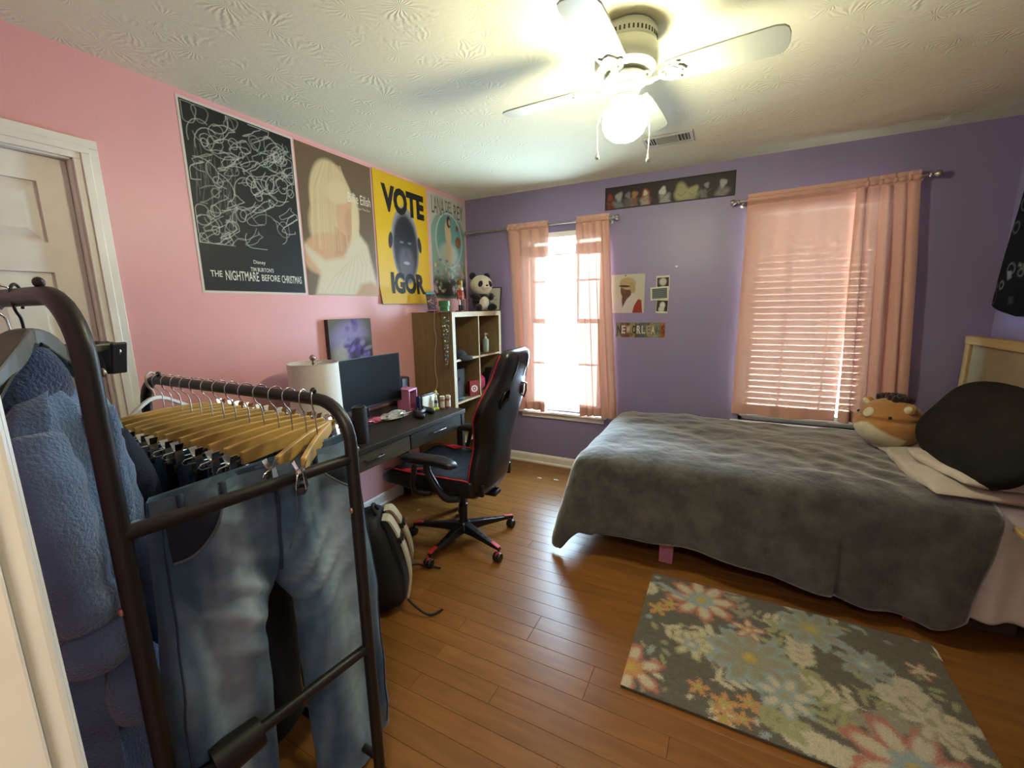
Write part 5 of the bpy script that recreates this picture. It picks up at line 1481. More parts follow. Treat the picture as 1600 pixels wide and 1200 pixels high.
# ------------------------------------------------------------------ gaming chair (local: +x forward, +y left)
def gaming_chair():
    root = thing('gaming_chair', (.83, -1.43, 0), 'black racing style gaming chair with red piping at the desk', 'chair', rotz=math.radians(184))
    M_lea = mat('black_leatherette', '#161618', .33, .1, 40, bump=.06, bscale=120)
    M_lea_lit = mat('window_lit_leatherette', '#1d2430', .36, .1, 40, bump=.06, bscale=120)  # black leatherette painted blue for the window light on the seat top
    M_red = mat('red_leatherette', '#b3242b', .4, .06, 30)
    M_nyl = mat('black_nylon', '#141416', .35, .06, 30)
    B = lambda mb, name, m, par=root, **k: mb.build(name, m, par, local=True, **k)
    # star base
    hub = MB().lathe([(.03,.06),(.05,.062),(.052,.085),(.04,.115),(.032,.125)], None, 24); B(hub, 'base_hub', M_nyl, smooth=True, ang=.7)
    for k, deg in enumerate((-92, -20, 52, 124, 196)):
        a = math.radians(deg - 184); d = Vector((math.cos(a), math.sin(a), 0)); n = Vector((-d.y, d.x, 0))
        lg = MB(); sec = [(.035,.030,.058,.115),(.12,.026,.066,.108),(.22,.021,.066,.094),(.30,.017,.066,.085),(.345,.014,.066,.078)]
        vs = []; fs = []
        for (r, wd, z0, z1) in sec:
            for (s, z) in ((-1, z0), (1, z0), (.75, z1), (-.75, z1)): vs.append(d*r + n*(s*wd) + Vector((0,0,z)))
        for i in range(len(sec)-1):
            for j in range(4): fs.append((4*i+j, 4*i+(j+1) % 4, 4*i+4+(j+1) % 4, 4*i+4+j))
        fs.append((3,2,1,0)); e = 4*(len(sec)-1); fs.append((e,e+1,e+2,e+3))
        lg.add(vs, fs); lo = B(lg, 'base_leg', M_nyl, bevel=.004)
        # dark slots and red tip pad on top
        for r in (.12, .165, .21):
            z = interp(r, [.035,.12,.22,.30], [.115,.108,.094,.085])
            sl = MB().cbox(d*r + Vector((0,0,z+.0002)), (.028, .012, .002), rot=Matrix.Rotation(a, 3, 'Z')); B(sl, 'slot', mat('slot_black', '#050505', .9), lo)
        tp = MB().cbox(d*.31 + Vector((0,0,.086)), (.065, .024, .006), rot=Matrix.Rotation(a, 3, 'Z') @ Matrix.Rotation(.14, 3, 'Y')); B(tp, 'red_pad', M_red, lo, bevel=.002)
        cs = MB(); p = d*.338
        cs.cyl(p + Vector((0,0,.04)), p + Vector((0,0,.072)), .0065, n=8); co = B(cs, 'caster', M_nyl)
        ax = (n*math.cos(k*1.3) + d*math.sin(k*1.3)).normalized()
        off = ax.cross(Vector((0,0,1)))*.014
        for s in (-1, 1):
            w = MB(); c0 = p + off + ax*(s*.011) + Vector((0,0,.027)); Mx = Matrix.Translation(c0) @ (ax*s).to_track_quat('Z', 'Y').to_matrix().to_4x4()
            w.lathe([(.008,-.009),(.026,-.009),(.027,-.006),(.027,.006),(.024,.011),(.01,.013)], Mx, 20); B(w, 'wheel', M_nyl, co, smooth=True, ang=.6)
        hd = MB(); hd.ell(p + off*.8 + Vector((0,0,.034)), (.022,.022,.024), nu=14, nv=8); B(hd, 'wheel_hood', M_red if k in (0, 1) else M_nyl, co, smooth=True)
    gl = MB(); gl.lathe([(.028,.11),(.028,.24),(.02,.245),(.019,.36)], None, 20); B(gl, 'gas_lift', M_nyl, smooth=True, ang=.6)
    mc = MB(); mc.box((-.13,-.09,.345),(.14,.09,.385)); mc.box((-.25,-.04,.34),(-.10,.04,.37)); mo = B(mc, 'tilt_mechanism', M_nyl, bevel=.008)
    lv = MB(); lv.tube(spline([(.02,-.09,.36),(.02,-.2,.355),(.03,-.26,.35)], 4), .006, 8); B(lv, 'lever', M_nyl, mo, smooth=True)
    # seat: padded with raised side bolsters
    def seat(u, v):
        ang = 2*PI*u; a, c = math.cos(ang), math.sin(ang)
        sg = lambda t, e: (1 if t >= 0 else -1)*abs(t)**e
        x = -.20 + .64*v
        hw = interp(v, [0,.15,.6,.9,1], [.235,.25,.265,.25,.215]); th = interp(v, [0,.1,.85,1], [.055,.065,.062,.035])
        y = hw*sg(c, .5); z0 = .45 + .035*interp(v, [0,.5,1], [-.3,0,.35])
        z = z0 + th*sg(a, .5) 
        if a > 0: z += .028*(abs(y)/hw)**3*interp(v, [0,.3,.8,1], [1,1,.8,.2]) - .012*(1-(abs(y)/hw)**2)
        return x, y, z - .03*max(0, v-.85)/.15
    st = MB().grid(seat, 48, 26, closed_u=True)
    st.f.append(tuple(range(47, -1, -1))); st.mi.append(0); st.f.append(tuple(range(25*48, 26*48))); st.mi.append(0)
    mi = []
    for f in st.f:
        q = sum((Vector(st.v[i]) for i in f), Vector())/len(f)
        mi.append(1 if (q.z > .475 and abs(q.y) < .19) else 0)
    st.mi = mi
    so = B(st, 'seat', [M_lea, M_lea_lit], smooth=True)
    for s in (-1, 1):
        pts = []
        for k in range(15):
            v = .04 + .9*k/14; x, y, z = seat(.0, v); hw = interp(v, [0,.15,.6,.9,1], [.235,.25,.265,.25,.215])
            yy = hw*.985; th = interp(v, [0,.1,.85,1], [.055,.065,.062,.035]); zz = .45 + .035*interp(v, [0,.5,1], [-.3,0,.35]) + th*.72 + .02
            pts.append((x, s*yy, zz - .03*max(0, v-.85)/.15))
        B(MB().tube(pts, .004, 6), 'red_piping', M_red, so)
        fl = MB(); fl.add([(.10, s*.205, .535), (.22, s*.25, .518), (.27, s*.235, .518), (.16, s*.19, .522)], [(0,1,2,3)]); B(fl, 'red_insert', M_red, so, solid=.006)
    for k in range(5):
        x = -.05 + k*.075; pts = [(x, y, .502 + .03*(abs(y)/.25)**2.5) for y in np.linspace(-.17, .17, 9)]
        B(MB().tube(pts, .0022, 5), 'stitch_line', M_lea, so)
    # backrest: lofted, tilted back
    zs = [.40,.44,.52,.60,.68,.74,.80,.86,.92,.98,1.03,1.08,1.13,1.18,1.215,1.23]
    ws = [.17,.215,.235,.222,.205,.212,.238,.262,.268,.250,.215,.185,.178,.172,.155,.125]
    ts = [.03,.045,.05,.05,.048,.048,.05,.052,.052,.05,.05,.055,.06,.056,.042,.018]
    def back_x(z): return -.215 - .165*((z-.40)/.83)**1.25
    def back(u, v):
        z = .40 + .83*v; hw = interp(z, zs, ws); th = interp(z, zs, ts)
        ang = 2*PI*u; a, c = math.cos(ang), math.sin(ang); sg = lambda t, e: (1 if t >= 0 else -1)*abs(t)**e
        y = hw*sg(c, .55); x = back_x(z) + th*sg(a, .6)
        w_ = (abs(y)/max(hw,.01))**3
        x += .05*w_*interp(z, [.4,.6,.85,1.0,1.23], [.7,.9,1,.6,.1])
        if a < 0: x -= .0
        return x, y, z
    bk = MB().grid(back, 56, 44, closed_u=True)
    bk.f.append(tuple(range(55, -1, -1))); bk.mi.append(0); bk.f.append(tuple(range(43*56, 44*56))); bk.mi.append(0)
    bo = B(bk, 'backrest', M_lea, smooth=True)
    # two strap openings between shoulders and headrest
    bpy.context.view_layer.update()
    cu = MB()
    R0 = Matrix.Translation((.83, -1.43, 0)) @ Matrix.Rotation(math.radians(184), 4, 'Z')
    for s in (-1, 1):
        cu.prism([(s*.085,.965),(s*.17,.925),(s*.18,.96),(s*.155,1.005),(s*.1,1.02)], -.3, .3, R0 @ Matrix.Translation((back_x(.97), 0, 0)) @ Matrix(((0,0,1,0),(1,0,0,0),(0,1,0,0),(0,0,0,1))))
    cut(bo, cu)
    for s in (-1, 1):
        rim = [(back_x(z)-.048, s*y, z) for y, z in ((.083,.964),(.171,.922),(.183,.96),(.157,1.008),(.099,1.023))]
        B(MB().tube(rim, .006, 6, closed=True), 'opening_rim', mat('glossy_black', '#0c0c0d', .12), bo, smooth=True)
        pts = []
        for k in range(30):
            v = .03 + .94*k/29; z = .40+.83*v; hw = interp(z, zs, ws)
            pts.append((back_x(z) + .05*interp(z, [.4,.6,.85,1.0,1.23], [.7,.9,1,.6,.1]) + .012, s*hw*.995, z))
        B(MB().tube(pts, .0042, 6), 'red_piping', M_red, bo)
        # headrest seams down the back
        pts = [(back_x(z)-interp(z, zs, ts)*.99-.001, s*interp(z, [1.06,1.14,1.2], [.10,.075,.07]), z) for z in np.linspace(1.06, 1.2, 8)]
        B(MB().tube(pts, .003, 5), 'seam', M_lea, bo)
        hg = MB().box((-.25, s*.19-.012, .405), (-.15, s*.19+.012, .48)); B(hg, 'hinge_cover', M_nyl, bevel=.008)
        # armrest
        up = MB(); up.tube(spline([(-.12, s*.25, .40), (-.07, s*.315, .43), (.02, s*.325, .56), (.03, s*.325, .62)], 4), [.02]*13, 8)
        ar = B(up, 'arm_support', M_nyl, smooth=True)
        up2 = MB(); up2.tube(spline([(.06, s*.25, .405), (.13, s*.31, .44), (.12, s*.325, .56), (.10, s*.325, .62)], 4), [.016]*13, 8); B(up2, 'arm_brace', M_nyl, ar, smooth=True)
        pd = MB()
        def padf(u, v):
            ang = 2*PI*u; a, c = math.cos(ang), math.sin(ang); sg = lambda t, e: (1 if t >= 0 else -1)*abs(t)**e
            k = (max(0, 1-(2*v-1)**6))**.5
            return -.16+.365*v, s*.325 + .045*sg(c, .6)*max(.2, k), .640 + .024*sg(a, .6)*max(.15, k) - .018*max(0, (.3-v))/.3 - .01*(v > .8)*(v-.8)*5
        pd.grid(padf, 24, 20, closed_u=True); pd.f.append(tuple(range(23,-1,-1))); pd.mi.append(0); pd.f.append(tuple(range(19*24,20*24))); pd.mi.append(0)
        B(pd, 'arm_pad', M_lea, smooth=True)
        bl = MB(); bl.ell((.08, s*.345, .612), (.009,.005,.007), nu=10, nv=6); bl.box((.085, s*.343-.003, .608), (.15, s*.343+.003, .616)); B(bl, 'arm_bolt', M_nickel, ar)
gaming_chair()

# ------------------------------------------------------------------ backpack leaning by the desk leg
def backpack():
    root = thing('backpack', (.86, -2.06, 0), 'black and white backpack with white shoulder straps on the floor by the desk', 'backpack')
    M_bk = mat('black_canvas', '#17171a', .8, .15, 60, bump=.25, bscale=200); M_wh = mat('offwhite_webbing', '#b9b29c', .85, .08, 80, bump=.3, bscale=160)
    c = Vector((.755, -2.09, .235))
    R_ = Matrix.Rotation(math.radians(38), 3, 'Z') @ Matrix.Rotation(math.radians(-12), 3, 'Y')
    def fn(p): return Vector((p.x*(1-.15*p.z/.24), p.y*(1-.1*p.z/.24), p.z))
    T = lambda x, y, z: c + R_ @ Vector((x, y, z))
    MB().ell(c, (.10, .165, .235), R_, 40, 28, .45, fn=fn).build('body', M_bk, root, smooth=True)
    pk = MB().ell(T(-.09,0,-.07), (.06, .13, .13), R_, 22, 14, .6); pk.build('front_pocket', M_bk, root, smooth=True)
    for s in (-1, 1):
        pts = spline([T(.085, s*.05, .215), T(.118, s*.06, .19), T(.145, s*.08, .05), T(.14, s*.10, -.09), T(.10, s*.13, -.19)], 6)
        mb = MB(); side = R_ @ Vector((0, 1, 0)); vs = []; fs = []
        for i, p in enumerate(pts):
            w = .036 if i < 17 else .036 - .003*(i-16)
            n_ = R_ @ Vector((1, 0, 0)); vs += [p - side*w, p + side*w, p + side*w + n_*.012, p - side*w + n_*.012]
        for i in range(len(pts)-1):
            for k in range(4): fs.append((4*i+k, 4*i+4+k, 4*i+4+(k+1) % 4, 4*i+(k+1) % 4))
        fs.append((0,1,2,3)); e = 4*(len(pts)-1); fs.append((e+3,e+2,e+1,e))
        mb.add(vs, fs); so = mb.build('shoulder_strap', M_wh, root, smooth=False, bevel=.003)
        # black band and ring on the strap
        pp = T(.142, s*.075, .10)
        MB().cbox(pp, (.022, .080, .03), rot=R_).build('strap_band', M_bk, so, bevel=.002)
        MB().tube([pp + (R_ @ Vector((.014, .018*math.cos(a), .018*math.sin(a)))) for a in np.linspace(0, 2*PI, 14, endpoint=False)], .003, 6, closed=True).build('strap_ring', M_black, so)
        MB().tube(spline([T(.10, s*.13, -.19), T(.13, s*.17, -.215), (T(.2, s*.2, -.22).x, T(.2, s*.2, -.22).y, .012), (T(.27, s*.17, -.2).x, T(.27, s*.17, -.2).y, .008)], 5), .006, 6).build('loose_strap_end', M_bk, root)
    for zz in (.06, -.1):
        MB().tube([T(.10*math.cos(a)*1.0, .166*math.sin(a), zz) for a in np.linspace(.9, PI-.9, 9)], .004, 6).build('zipper', mat('zip_grey', '#4a4a4c', .4), root)
    MB().ell(T(.0, .155, -.12), (.07, .03, .09), R_, 20, 12, .7).build('side_pocket', M_bk, root, smooth=True)
    MB().tube(spline([T(.06, -.035, .225), T(.05, -.02, .262), T(.05, .02, .262), T(.06, .035, .225)], 5), .009, 8).build('top_handle', M_bk, root, smooth=True)
backpack()
# power strip below the desk
ps = thing('power_strip', (.30, -1.95, 0), 'black power strip on the floor under the desk', 'power strip')
MB().box((.27, -2.12, .001), (.325, -1.80, .035)).build('housing', M_black, ps, bevel=.005)
for k in range(4): MB().box((.28, -2.08+.065*k, .035), (.315, -2.04+.065*k, .0362)).build('socket', mat('socket_grey', '#3a3a3a', .5), ps)
MB().tube(spline([(.297, -1.80, .018), (.25, -1.7, .006), (.12, -1.62, .006), (.05, -1.5, .01)], 6), .004, 6).build('cord', M_black, ps)
# ------------------------------------------------------------------ garment rack
RZ, LZ = 1.22, 1.488       # lower and upper rail heights
RY, LY = -2.757, -3.215
RXE, LXE = 1.395, 1.325    # near posts
def garment_rack():
    root = thing('garment_rack', (.8, -2.95, 0), 'black metal two rail garment rack crowded with clothes beside the doorway', 'clothes rack')
    r = .0165
    def rail(y, z, xe, xf, name):
        c = .11
        pts = [(xe+.012, y-.008, .05), (xe, y, .5), (xe, y, z-c)]
        pts += [(xe - c + c*math.cos(a), y, z - c + c*math.sin(a)) for a in np.linspace(0, PI/2, 9)[1:]]
        pts += [(xe-c-.3, y, z), (xf+c, y, z)]
        pts += [(xf + c - c*math.sin(a), y, z - c + c*math.cos(a)) for a in np.linspace(0, PI/2, 9)[1:]]
        pts += [(xf, y, .5), (xf, y, .05)]
        o = MB().tube(pts, r, 14).build(name, M_black_metal, root, smooth=True, ang=.8)
        for (bx, bz) in ((xe-c-.015, z+r), (xf+c+.015, z+r)):
            MB().ell((bx, y, bz+.006), (.0085,.0085,.0095), nu=12, nv=8).build('knob', M_black, o, smooth=True)
        MB().lathe([(.008,0),(.008,.004),(.003,.006)], Matrix.Translation((xe, y-r, .93)) @ Matrix.Rotation(PI/2, 4, 'X'), 12).build('bolt', mat('bolt_copper', '#b58d80', .3, metal=.7), o, smooth=True)
        MB().lathe([(.0075,0),(.0075,.004),(.003,.006)], Matrix.Translation((xe, y+r, z-c-.02)) @ Matrix.Rotation(-PI/2, 4, 'X'), 12).build('bolt', M_nickel, o, smooth=True)
        for xx in (xe+.012 if True else xe, xf):
            MB().lathe([(.018,.05),(.02,.046),(.02,.03)], Matrix.Translation((xx, y, 0)), 14).build('socket', M_black, o, smooth=True)
            MB().lathe([(.008,-.011),(.028,-.011),(.03,-.007),(.03,.007),(.028,.011),(.008,.011)], Matrix.Translation((xx, y, .031)) @ Matrix.Rotation(PI/2, 4, 'X'), 20).build('caster_wheel', M_black, o, smooth=True, ang=.6)
    rail(RY, RZ, RXE, .33, 'lower_rail'); rail(LY, LZ, LXE, .33, 'upper_rail')
    for (za, zb) in ((1.07, 1.07), (.50, .50)):
        MB().cyl((LXE+.002, LY, za), (RXE-.002, RY, zb), .0145, n=12).build('cross_bar', M_black_metal, root, smooth=True, ang=.8)
        MB().cyl((.33, LY, za), (.33, RY, zb), .0145, n=12).build('cross_bar', M_black_metal, root, smooth=True, ang=.8)
    MB().cyl((1.337, -3.145, .497), (1.351, -3.05, .499), .040, .034, n=20).build('bar_sleeve', M_black_metal, root, smooth=True, ang=.7)
    for y in (LY, RY): MB().cyl((.33, y, .12), (RXE-.01 if y == RY else LXE, y, .12), .0115, n=10).build('base_bar', M_black_metal, root, smooth=True, ang=.8)
garment_rack()

# wooden trouser hangers: local origin at the rail centre line, bar along y
M_hang = wood_mat('pale_lotus_wood', '#b48f4c', '#c6a45e', .4, (10, 1.0, 10), .03, 5)
def wooden_hanger(clips=(-.185, .185), reach=.0):
    root = thing('wooden_hanger', (0,0,0), '', 'hanger', 'wooden clip hangers on the lower rail')
    B = lambda mb, name, m, par=root, **k: mb.build(name, m, par, local=True, **k)
    hook = [(0, .012, -.0195), (0, .0225, .0), (0, .018, .015), (0, 0, .0235), (0, -.018, .015), (0, -.023, -.002), (0, -.018, -.022), (0, -.004, -.04), (0, 0, -.06), (0, 0, -.105)]
    B(MB().tube(spline(hook, 4), .0018, 6), 'hook', M_chrome, smooth=True)
    bar = MB(); n = 9; vs = []; fs = []
    for i in range(n):
        y = -.165 + .33*i/(n-1); dz = -.005*(abs(y)/.165)**2; hh = .021 - .004*(abs(y)/.165)
        vs += [(-.006, y, -.122+dz-hh), (.006, y, -.122+dz-hh), (.006, y, -.122+dz+hh), (-.006, y, -.122+dz+hh)]
    for i in range(n-1):
        for k in range(4): fs.append((4*i+k, 4*i+4+k, 4*i+4+(k+1) % 4, 4*i+(k+1) % 4))
    fs.append((0,1,2,3)); e = 4*(n-1); fs.append((e+3,e+2,e+1,e))
    bar.add(vs, fs); B(bar, 'bar', M_hang, bevel=.003)
    for s in (-1, 1):
        wr = MB(); wr.tube([(0, s*.16, -.128), (0, s*.225, -.132), (0, s*.232, -.138), (0, s*.225, -.146), (0, s*.15, -.148)], .0018, 6); B(wr, 'clip_wire', M_chrome, smooth=True)
        yc = s*.195
        cl = MB()
        for k in (-1, 1):
            cl.prism([(-.009,.0),(.009,.0),(.0105,-.02),(.012,-.045),(-.012,-.045),(-.0105,-.02)], -.0006, .0006, Matrix.Translation((k*.006, yc, -.128)) @ Matrix.Rotation(-k*.10, 4, 'Y') @ Matrix(((0,0,1,0),(1,0,0,0),(0,1,0,0),(0,0,0,1))))
            cl.prism([(-.008,.0),(.008,.0),(.010,.022),(-.010,.022)], -.0006, .0006, Matrix.Translation((k*.006, yc, -.128)) @ Matrix.Rotation(k*.38, 4, 'Y') @ Matrix(((0,0,1,0),(1,0,0,0),(0,1,0,0),(0,0,0,1))))
        cl.cyl((0, yc-.010, -.130), (0, yc+.010, -.130), .0045, n=10)
        co = B(cl, 'clip', M_chrome, smooth=False)
        gp = MB().box((-.008, yc-.013, -.185), (.008, yc+.013, -.168)); B(gp, 'clip_grip', M_black, co, bevel=.002)
    return root
# trousers: local origin at the rail centre line
def denim(name, c_dark, c_light, rough=.85):
    return mat(name, c_dark, rough, .12, 26, bump=.25, bscale=420, attr=True, spec=.15, sheen=.1)
def trousers(name, label, x, y, m, base, pale, hemz=.10, legs=None, detail=False, cat='trousers', seed=0, top=None, rot=0.0, group='trousers on the lower rail', dep=.03, waist=None):
    """trousers hanging across the rail, front facing +x: two legs that meet above the crotch"""
    zt = top if top is not None else RZ - .172
    root = thing(name, (x, y, hemz), label, cat, group, rotz=rot)
    g = legs or dict(top=(-.205, .205), cr=.0, cz=zt-.27, l=(-.20, -.03), r=(.03, .20))
    T0, T1 = g['top']; cz, cr = g['cz'], g['cr']
    cb, cp = np.array(rgb(base)), np.array(rgb(pale))
    ov = .02
    E1 = {0: lambda z: interp(z, [hemz, cz-.2, cz, zt], [g['l'][0], g['l'][0]-.0, (g['l'][0]+T0)/2, T0]),
          1: lambda z: interp(z, [hemz, cz-.12, cz, zt], [g['r'][0], g['r'][0]*.7+cr*.3, cr-ov, cr-ov])}
    E2 = {0: lambda z: interp(z, [hemz, cz-.12, cz, zt], [g['l'][1], g['l'][1]*.7+cr*.3, cr+ov, cr+ov]),
          1: lambda z: interp(z, [hemz, cz-.2, cz, zt], [g['r'][1], g['r'][1], (g['r'][1]+T1)/2, T1])}
    D = lambda z: interp(z, [hemz, cz, zt-.08, zt], [dep*1.15, dep*1.25, dep, dep*.62])
    def fold(yy, z):
        return dep*(.30*math.sin(yy*38+z*5+seed) + .42*nz(yy*7+seed, z*3.4, 2.0) + .22*nz(yy*16+seed, z*11, 5.0))
    def crease(yy, z):   # diagonal creases running out from the crotch
        d = abs(yy-cr)
        return dep*.22*math.sin((z - .75*d)*75 + 2*nz(yy*7, z*7))*max(0, 1-abs(z-cz+.02)/.2)*math.exp(-((d-.1)/.08)**2) if detail else 0.0
    def surf(side, yy, z):
        a, b = E1[side](z), E2[side](z); q = min(1, abs((yy-(a+b)/2)/((b-a)/2)))
        return D(z)*(1-q**2.6)**.42 + fold(yy, z) + crease(yy, z)
    mb = MB(); cols = []
    nu, nv = (64, 70) if detail else (30, 26)
    for side in (0, 1):
        start = len(mb.v)
        def pt(u, t):
            z = hemz + (zt-hemz)*t; a, b = E1[side](z), E2[side](z); c, hw = (a+b)/2, (b-a)/2
            th = 2*PI*u; q = math.cos(th); yy = c + hw*(1 if q >= 0 else -1)*abs(q)**.8
            s_ = surf(side, yy, z)
            return (s_ if math.sin(th) >= 0 else -(D(z)*(1-min(1, abs(q)**.8)**2.6)**.42) + fold(yy, z)*.6), yy, z
        mb.grid(pt, nu, nv, closed_u=True)
        for v_ in mb.v[start:]:
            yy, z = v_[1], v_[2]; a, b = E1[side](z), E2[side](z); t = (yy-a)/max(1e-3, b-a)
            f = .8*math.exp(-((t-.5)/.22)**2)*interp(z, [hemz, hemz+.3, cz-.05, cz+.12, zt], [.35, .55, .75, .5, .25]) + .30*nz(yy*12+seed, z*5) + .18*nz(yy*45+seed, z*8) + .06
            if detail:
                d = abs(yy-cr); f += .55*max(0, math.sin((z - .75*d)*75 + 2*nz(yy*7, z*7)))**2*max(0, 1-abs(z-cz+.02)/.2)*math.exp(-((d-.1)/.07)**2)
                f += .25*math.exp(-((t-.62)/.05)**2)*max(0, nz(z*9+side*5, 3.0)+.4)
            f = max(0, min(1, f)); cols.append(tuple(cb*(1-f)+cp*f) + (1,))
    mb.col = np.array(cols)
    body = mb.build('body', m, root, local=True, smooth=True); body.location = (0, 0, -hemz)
    S = lambda mb_, nm, mm: mb_.build(nm, mm, body, local=True, smooth=True)
    front = lambda yy, z: max(surf(0, yy, z) if yy < cr + ov else -1, surf(1, yy, z) if yy > cr - ov else -1)
    wb = MB()
    for sg_ in (1, -1):
        wb.grid(lambda u, t: ((front(T0+(T1-T0)*u, zt-.002)+.004 if sg_ > 0 else -D(zt)-.004)*(1 if .0 < u < 1 else .2), T0+(T1-T0)*u, zt-.038+.04*t), 40, 3)
    wb.col = np.array([tuple(cb*.75+cp*.25)+(1,)]*len(wb.v)); S(wb, 'waistband', m)
    if detail:
        seam = mat('denim_seam', '#2a3a52', .9, .1, 60); thread = mat('denim_thread', '#5f6a74', .8)
        S(MB().tube([(front(cr, z)+.004, cr, z) for z in np.linspace(zt-.03, cz+.0, 12)], .0035, 6), 'fly_seam', seam)
        S(MB().tube([(front(cr+.04-.035*max(0, zt-.13-z)/.13, z)+.002, cr+.04-.035*max(0, zt-.13-z)/.13, z) for z in np.linspace(zt-.04, cz+.05, 14)], .0015, 5), 'fly_stitching', thread)
        for s, e0 in ((-1, T0), (1, T1)):
            pts = []
            for k in range(15):
                t = k/14; yy = (cr + s*.115)*(1-t) + (e0*.93)*t; zz = zt-.04 - .095*math.sin(min(1, t*1.15)*PI/2)
                pts.append((front(yy, zz)+.0025, yy, zz))
            S(MB().tube(pts, .0035, 6), 'pocket_edge', thread)
            pk = MB(); pk.grid(lambda u, t: (lambda yy, z1_, z0_: (front(yy, z0_+(z1_-z0_)*t)+.0012, yy, z0_+(z1_-z0_)*t))(pts[int(u*14+.5)][1], zt-.039, pts[int(u*14+.5)][2]), 15, 6)
            S(pk, 'pocket_bag', mat('dark_pocket_denim', '#1a2536', .9, .1, 60))
            sm = MB().tube([(front(E(z), z)+.001, E(z), z) for z in np.linspace(zt-.05, hemz+.02, 30) for E in [(lambda zz, s=s: (E1[0](zz)+.018) if s < 0 else (E2[1](zz)-.018))]], .0022, 5); S(sm, 'side_seam', seam)
        for yy in (cr-.11, cr+.12, T0*.82, T1*.82):
            lx = front(yy, zt-.02); S(MB().box((lx, yy-.006, zt-.046), (lx+.008, yy+.006, zt+.004)), 'belt_loop', seam)
        S(MB().lathe([(.008,0),(.0085,.002),(.005,.004)], Matrix.Translation((front(cr, zt-.017)+.005, cr+.01, zt-.017)) @ Matrix.Rotation(PI/2, 4, 'Y'), 14), 'button', mat('copper_button', '#8a6a48', .35, metal=.8))
    return root

M_den1 = denim('mid_blue_denim', '#2c3d55', '#51708f'); M_blk_tw = denim('black_twill', '#121214', '#1c1c20')
HANG = [(.46,.03,0), (.52,-.05,0), (.58,.03,0), (.64,.02,0), (.70,-.04,0), (.765,.04,0), (.83,-.03,0), (.895,.05,0), (.965,-.03,0), (1.035,.08,0), (1.105,.1,0), (1.165,.16,0)]
ordw = ['first', 'second', 'third', 'fourth', 'fifth', 'sixth', 'seventh', 'eighth', 'ninth', 'tenth', 'eleventh', 'twelfth']
h0 = wooden_hanger()
specs = [('black_trousers', 'black', M_blk_tw, '#131316', '#1d1d22'), ('dark_jeans', 'dark blue', M_den1, '#27364a', '#3f5670'), ('blue_jeans', 'mid blue', M_den1, '#33496a', '#6682a0')]
for k, (x, rz, _) in enumerate(HANG):
    o = h0 if k == 0 else copy_tree(h0)
    o.location = (x, RY, RZ); o.rotation_euler = (0, 0, rz)
    o['label'] = 'wooden clip hanger, %s from the pink wall end of the lower rail' % ordw[k]
    if k < 11:
        nm, cn, mm, bs, pl = specs[(0, 1, 0, 2, 1, 0, 2, 0, 1, 0, 0)[k]]
        trousers(nm, '%s trousers hanging under the %s wooden hanger from the pink wall' % (cn, ordw[k]), x, RY, mm, bs, pl, dep=.022, hemz=.17+.02*(k % 3), seed=k*3.7, cat='trousers', rot=rz)
# the two hangers turned towards the doorway
for k, (x, rz, dy, lab) in enumerate(((1.225, .50, .0, 'wooden clip hanger swung towards the doorway, second nearest the rack post'), (1.268, .70, .0, 'wooden clip hanger swung towards the doorway, nearest the rack post'))):
    o = copy_tree(h0); o.location = (x, RY+dy, RZ); o.rotation_euler = (0, 0, rz); o['label'] = lab
# large pair of jeans at the near end
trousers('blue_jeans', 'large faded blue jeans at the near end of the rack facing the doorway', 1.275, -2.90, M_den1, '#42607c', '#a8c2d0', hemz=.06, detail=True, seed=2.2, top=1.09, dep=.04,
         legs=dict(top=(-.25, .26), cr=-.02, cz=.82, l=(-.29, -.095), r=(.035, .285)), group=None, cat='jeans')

# ---- upper rail: plush robe on a grey hanger, clip hangers, white hangers
def grey_hanger(x, rz, label):
    root = thing('grey_hanger', (x, LY, LZ), label, 'hanger', None, rotz=rz)
    M_g = mat('grey_hanger_plastic', '#56584f', .4, .05, 20); 
    B = lambda mb, name, m, par=root, **k: mb.build(name, m, par, local=True, **k)
    hook = [(0, .012, -.0195), (0, .0235, .0), (0, .018, .016), (0, 0, .0245), (0, -.018, .016), (0, -.0235, -.002), (0, -.016, -.024), (0, -.002, -.04), (0, 0, -.075)]
    B(MB().tube(spline(hook, 4), .0026, 8), 'hook', M_black, smooth=True)
    for s in (-1, 1):
        sh_ = MB(); vs = []; fs = []
        for i in range(9):
            t = i/8; y = s*.205*t; z = -.072 - .095*t**1.35; hw = .008 + .012*math.sin(PI*min(1, t*1.1+.1)); hh = .012 + .009*math.sin(PI*min(1, t+.15))
            vs += [(-hw, y, z-hh), (hw, y, z-hh), (hw, y, z+hh), (-hw, y, z+hh)]
        for i in range(8):
            for k in range(4): fs.append((4*i+k, 4*i+4+k, 4*i+4+(k+1) % 4, 4*i+(k+1) % 4))
        fs.append((0,1,2,3)); fs.append((35,34,33,32)); sh_.add(vs, fs)
        B(sh_, 'shoulder_arm', M_g, bevel=.004, segs=2)
        B(MB().tube([(.014, s*.205*t, -.072-.095*t**1.35-.014) for t in np.linspace(.05, 1, 8)], .004, 6), 'black_edge', M_black)
    return root
grey_hanger(1.085, 1.0, 'grey plastic coat hanger with black edge holding the blue plush robe')
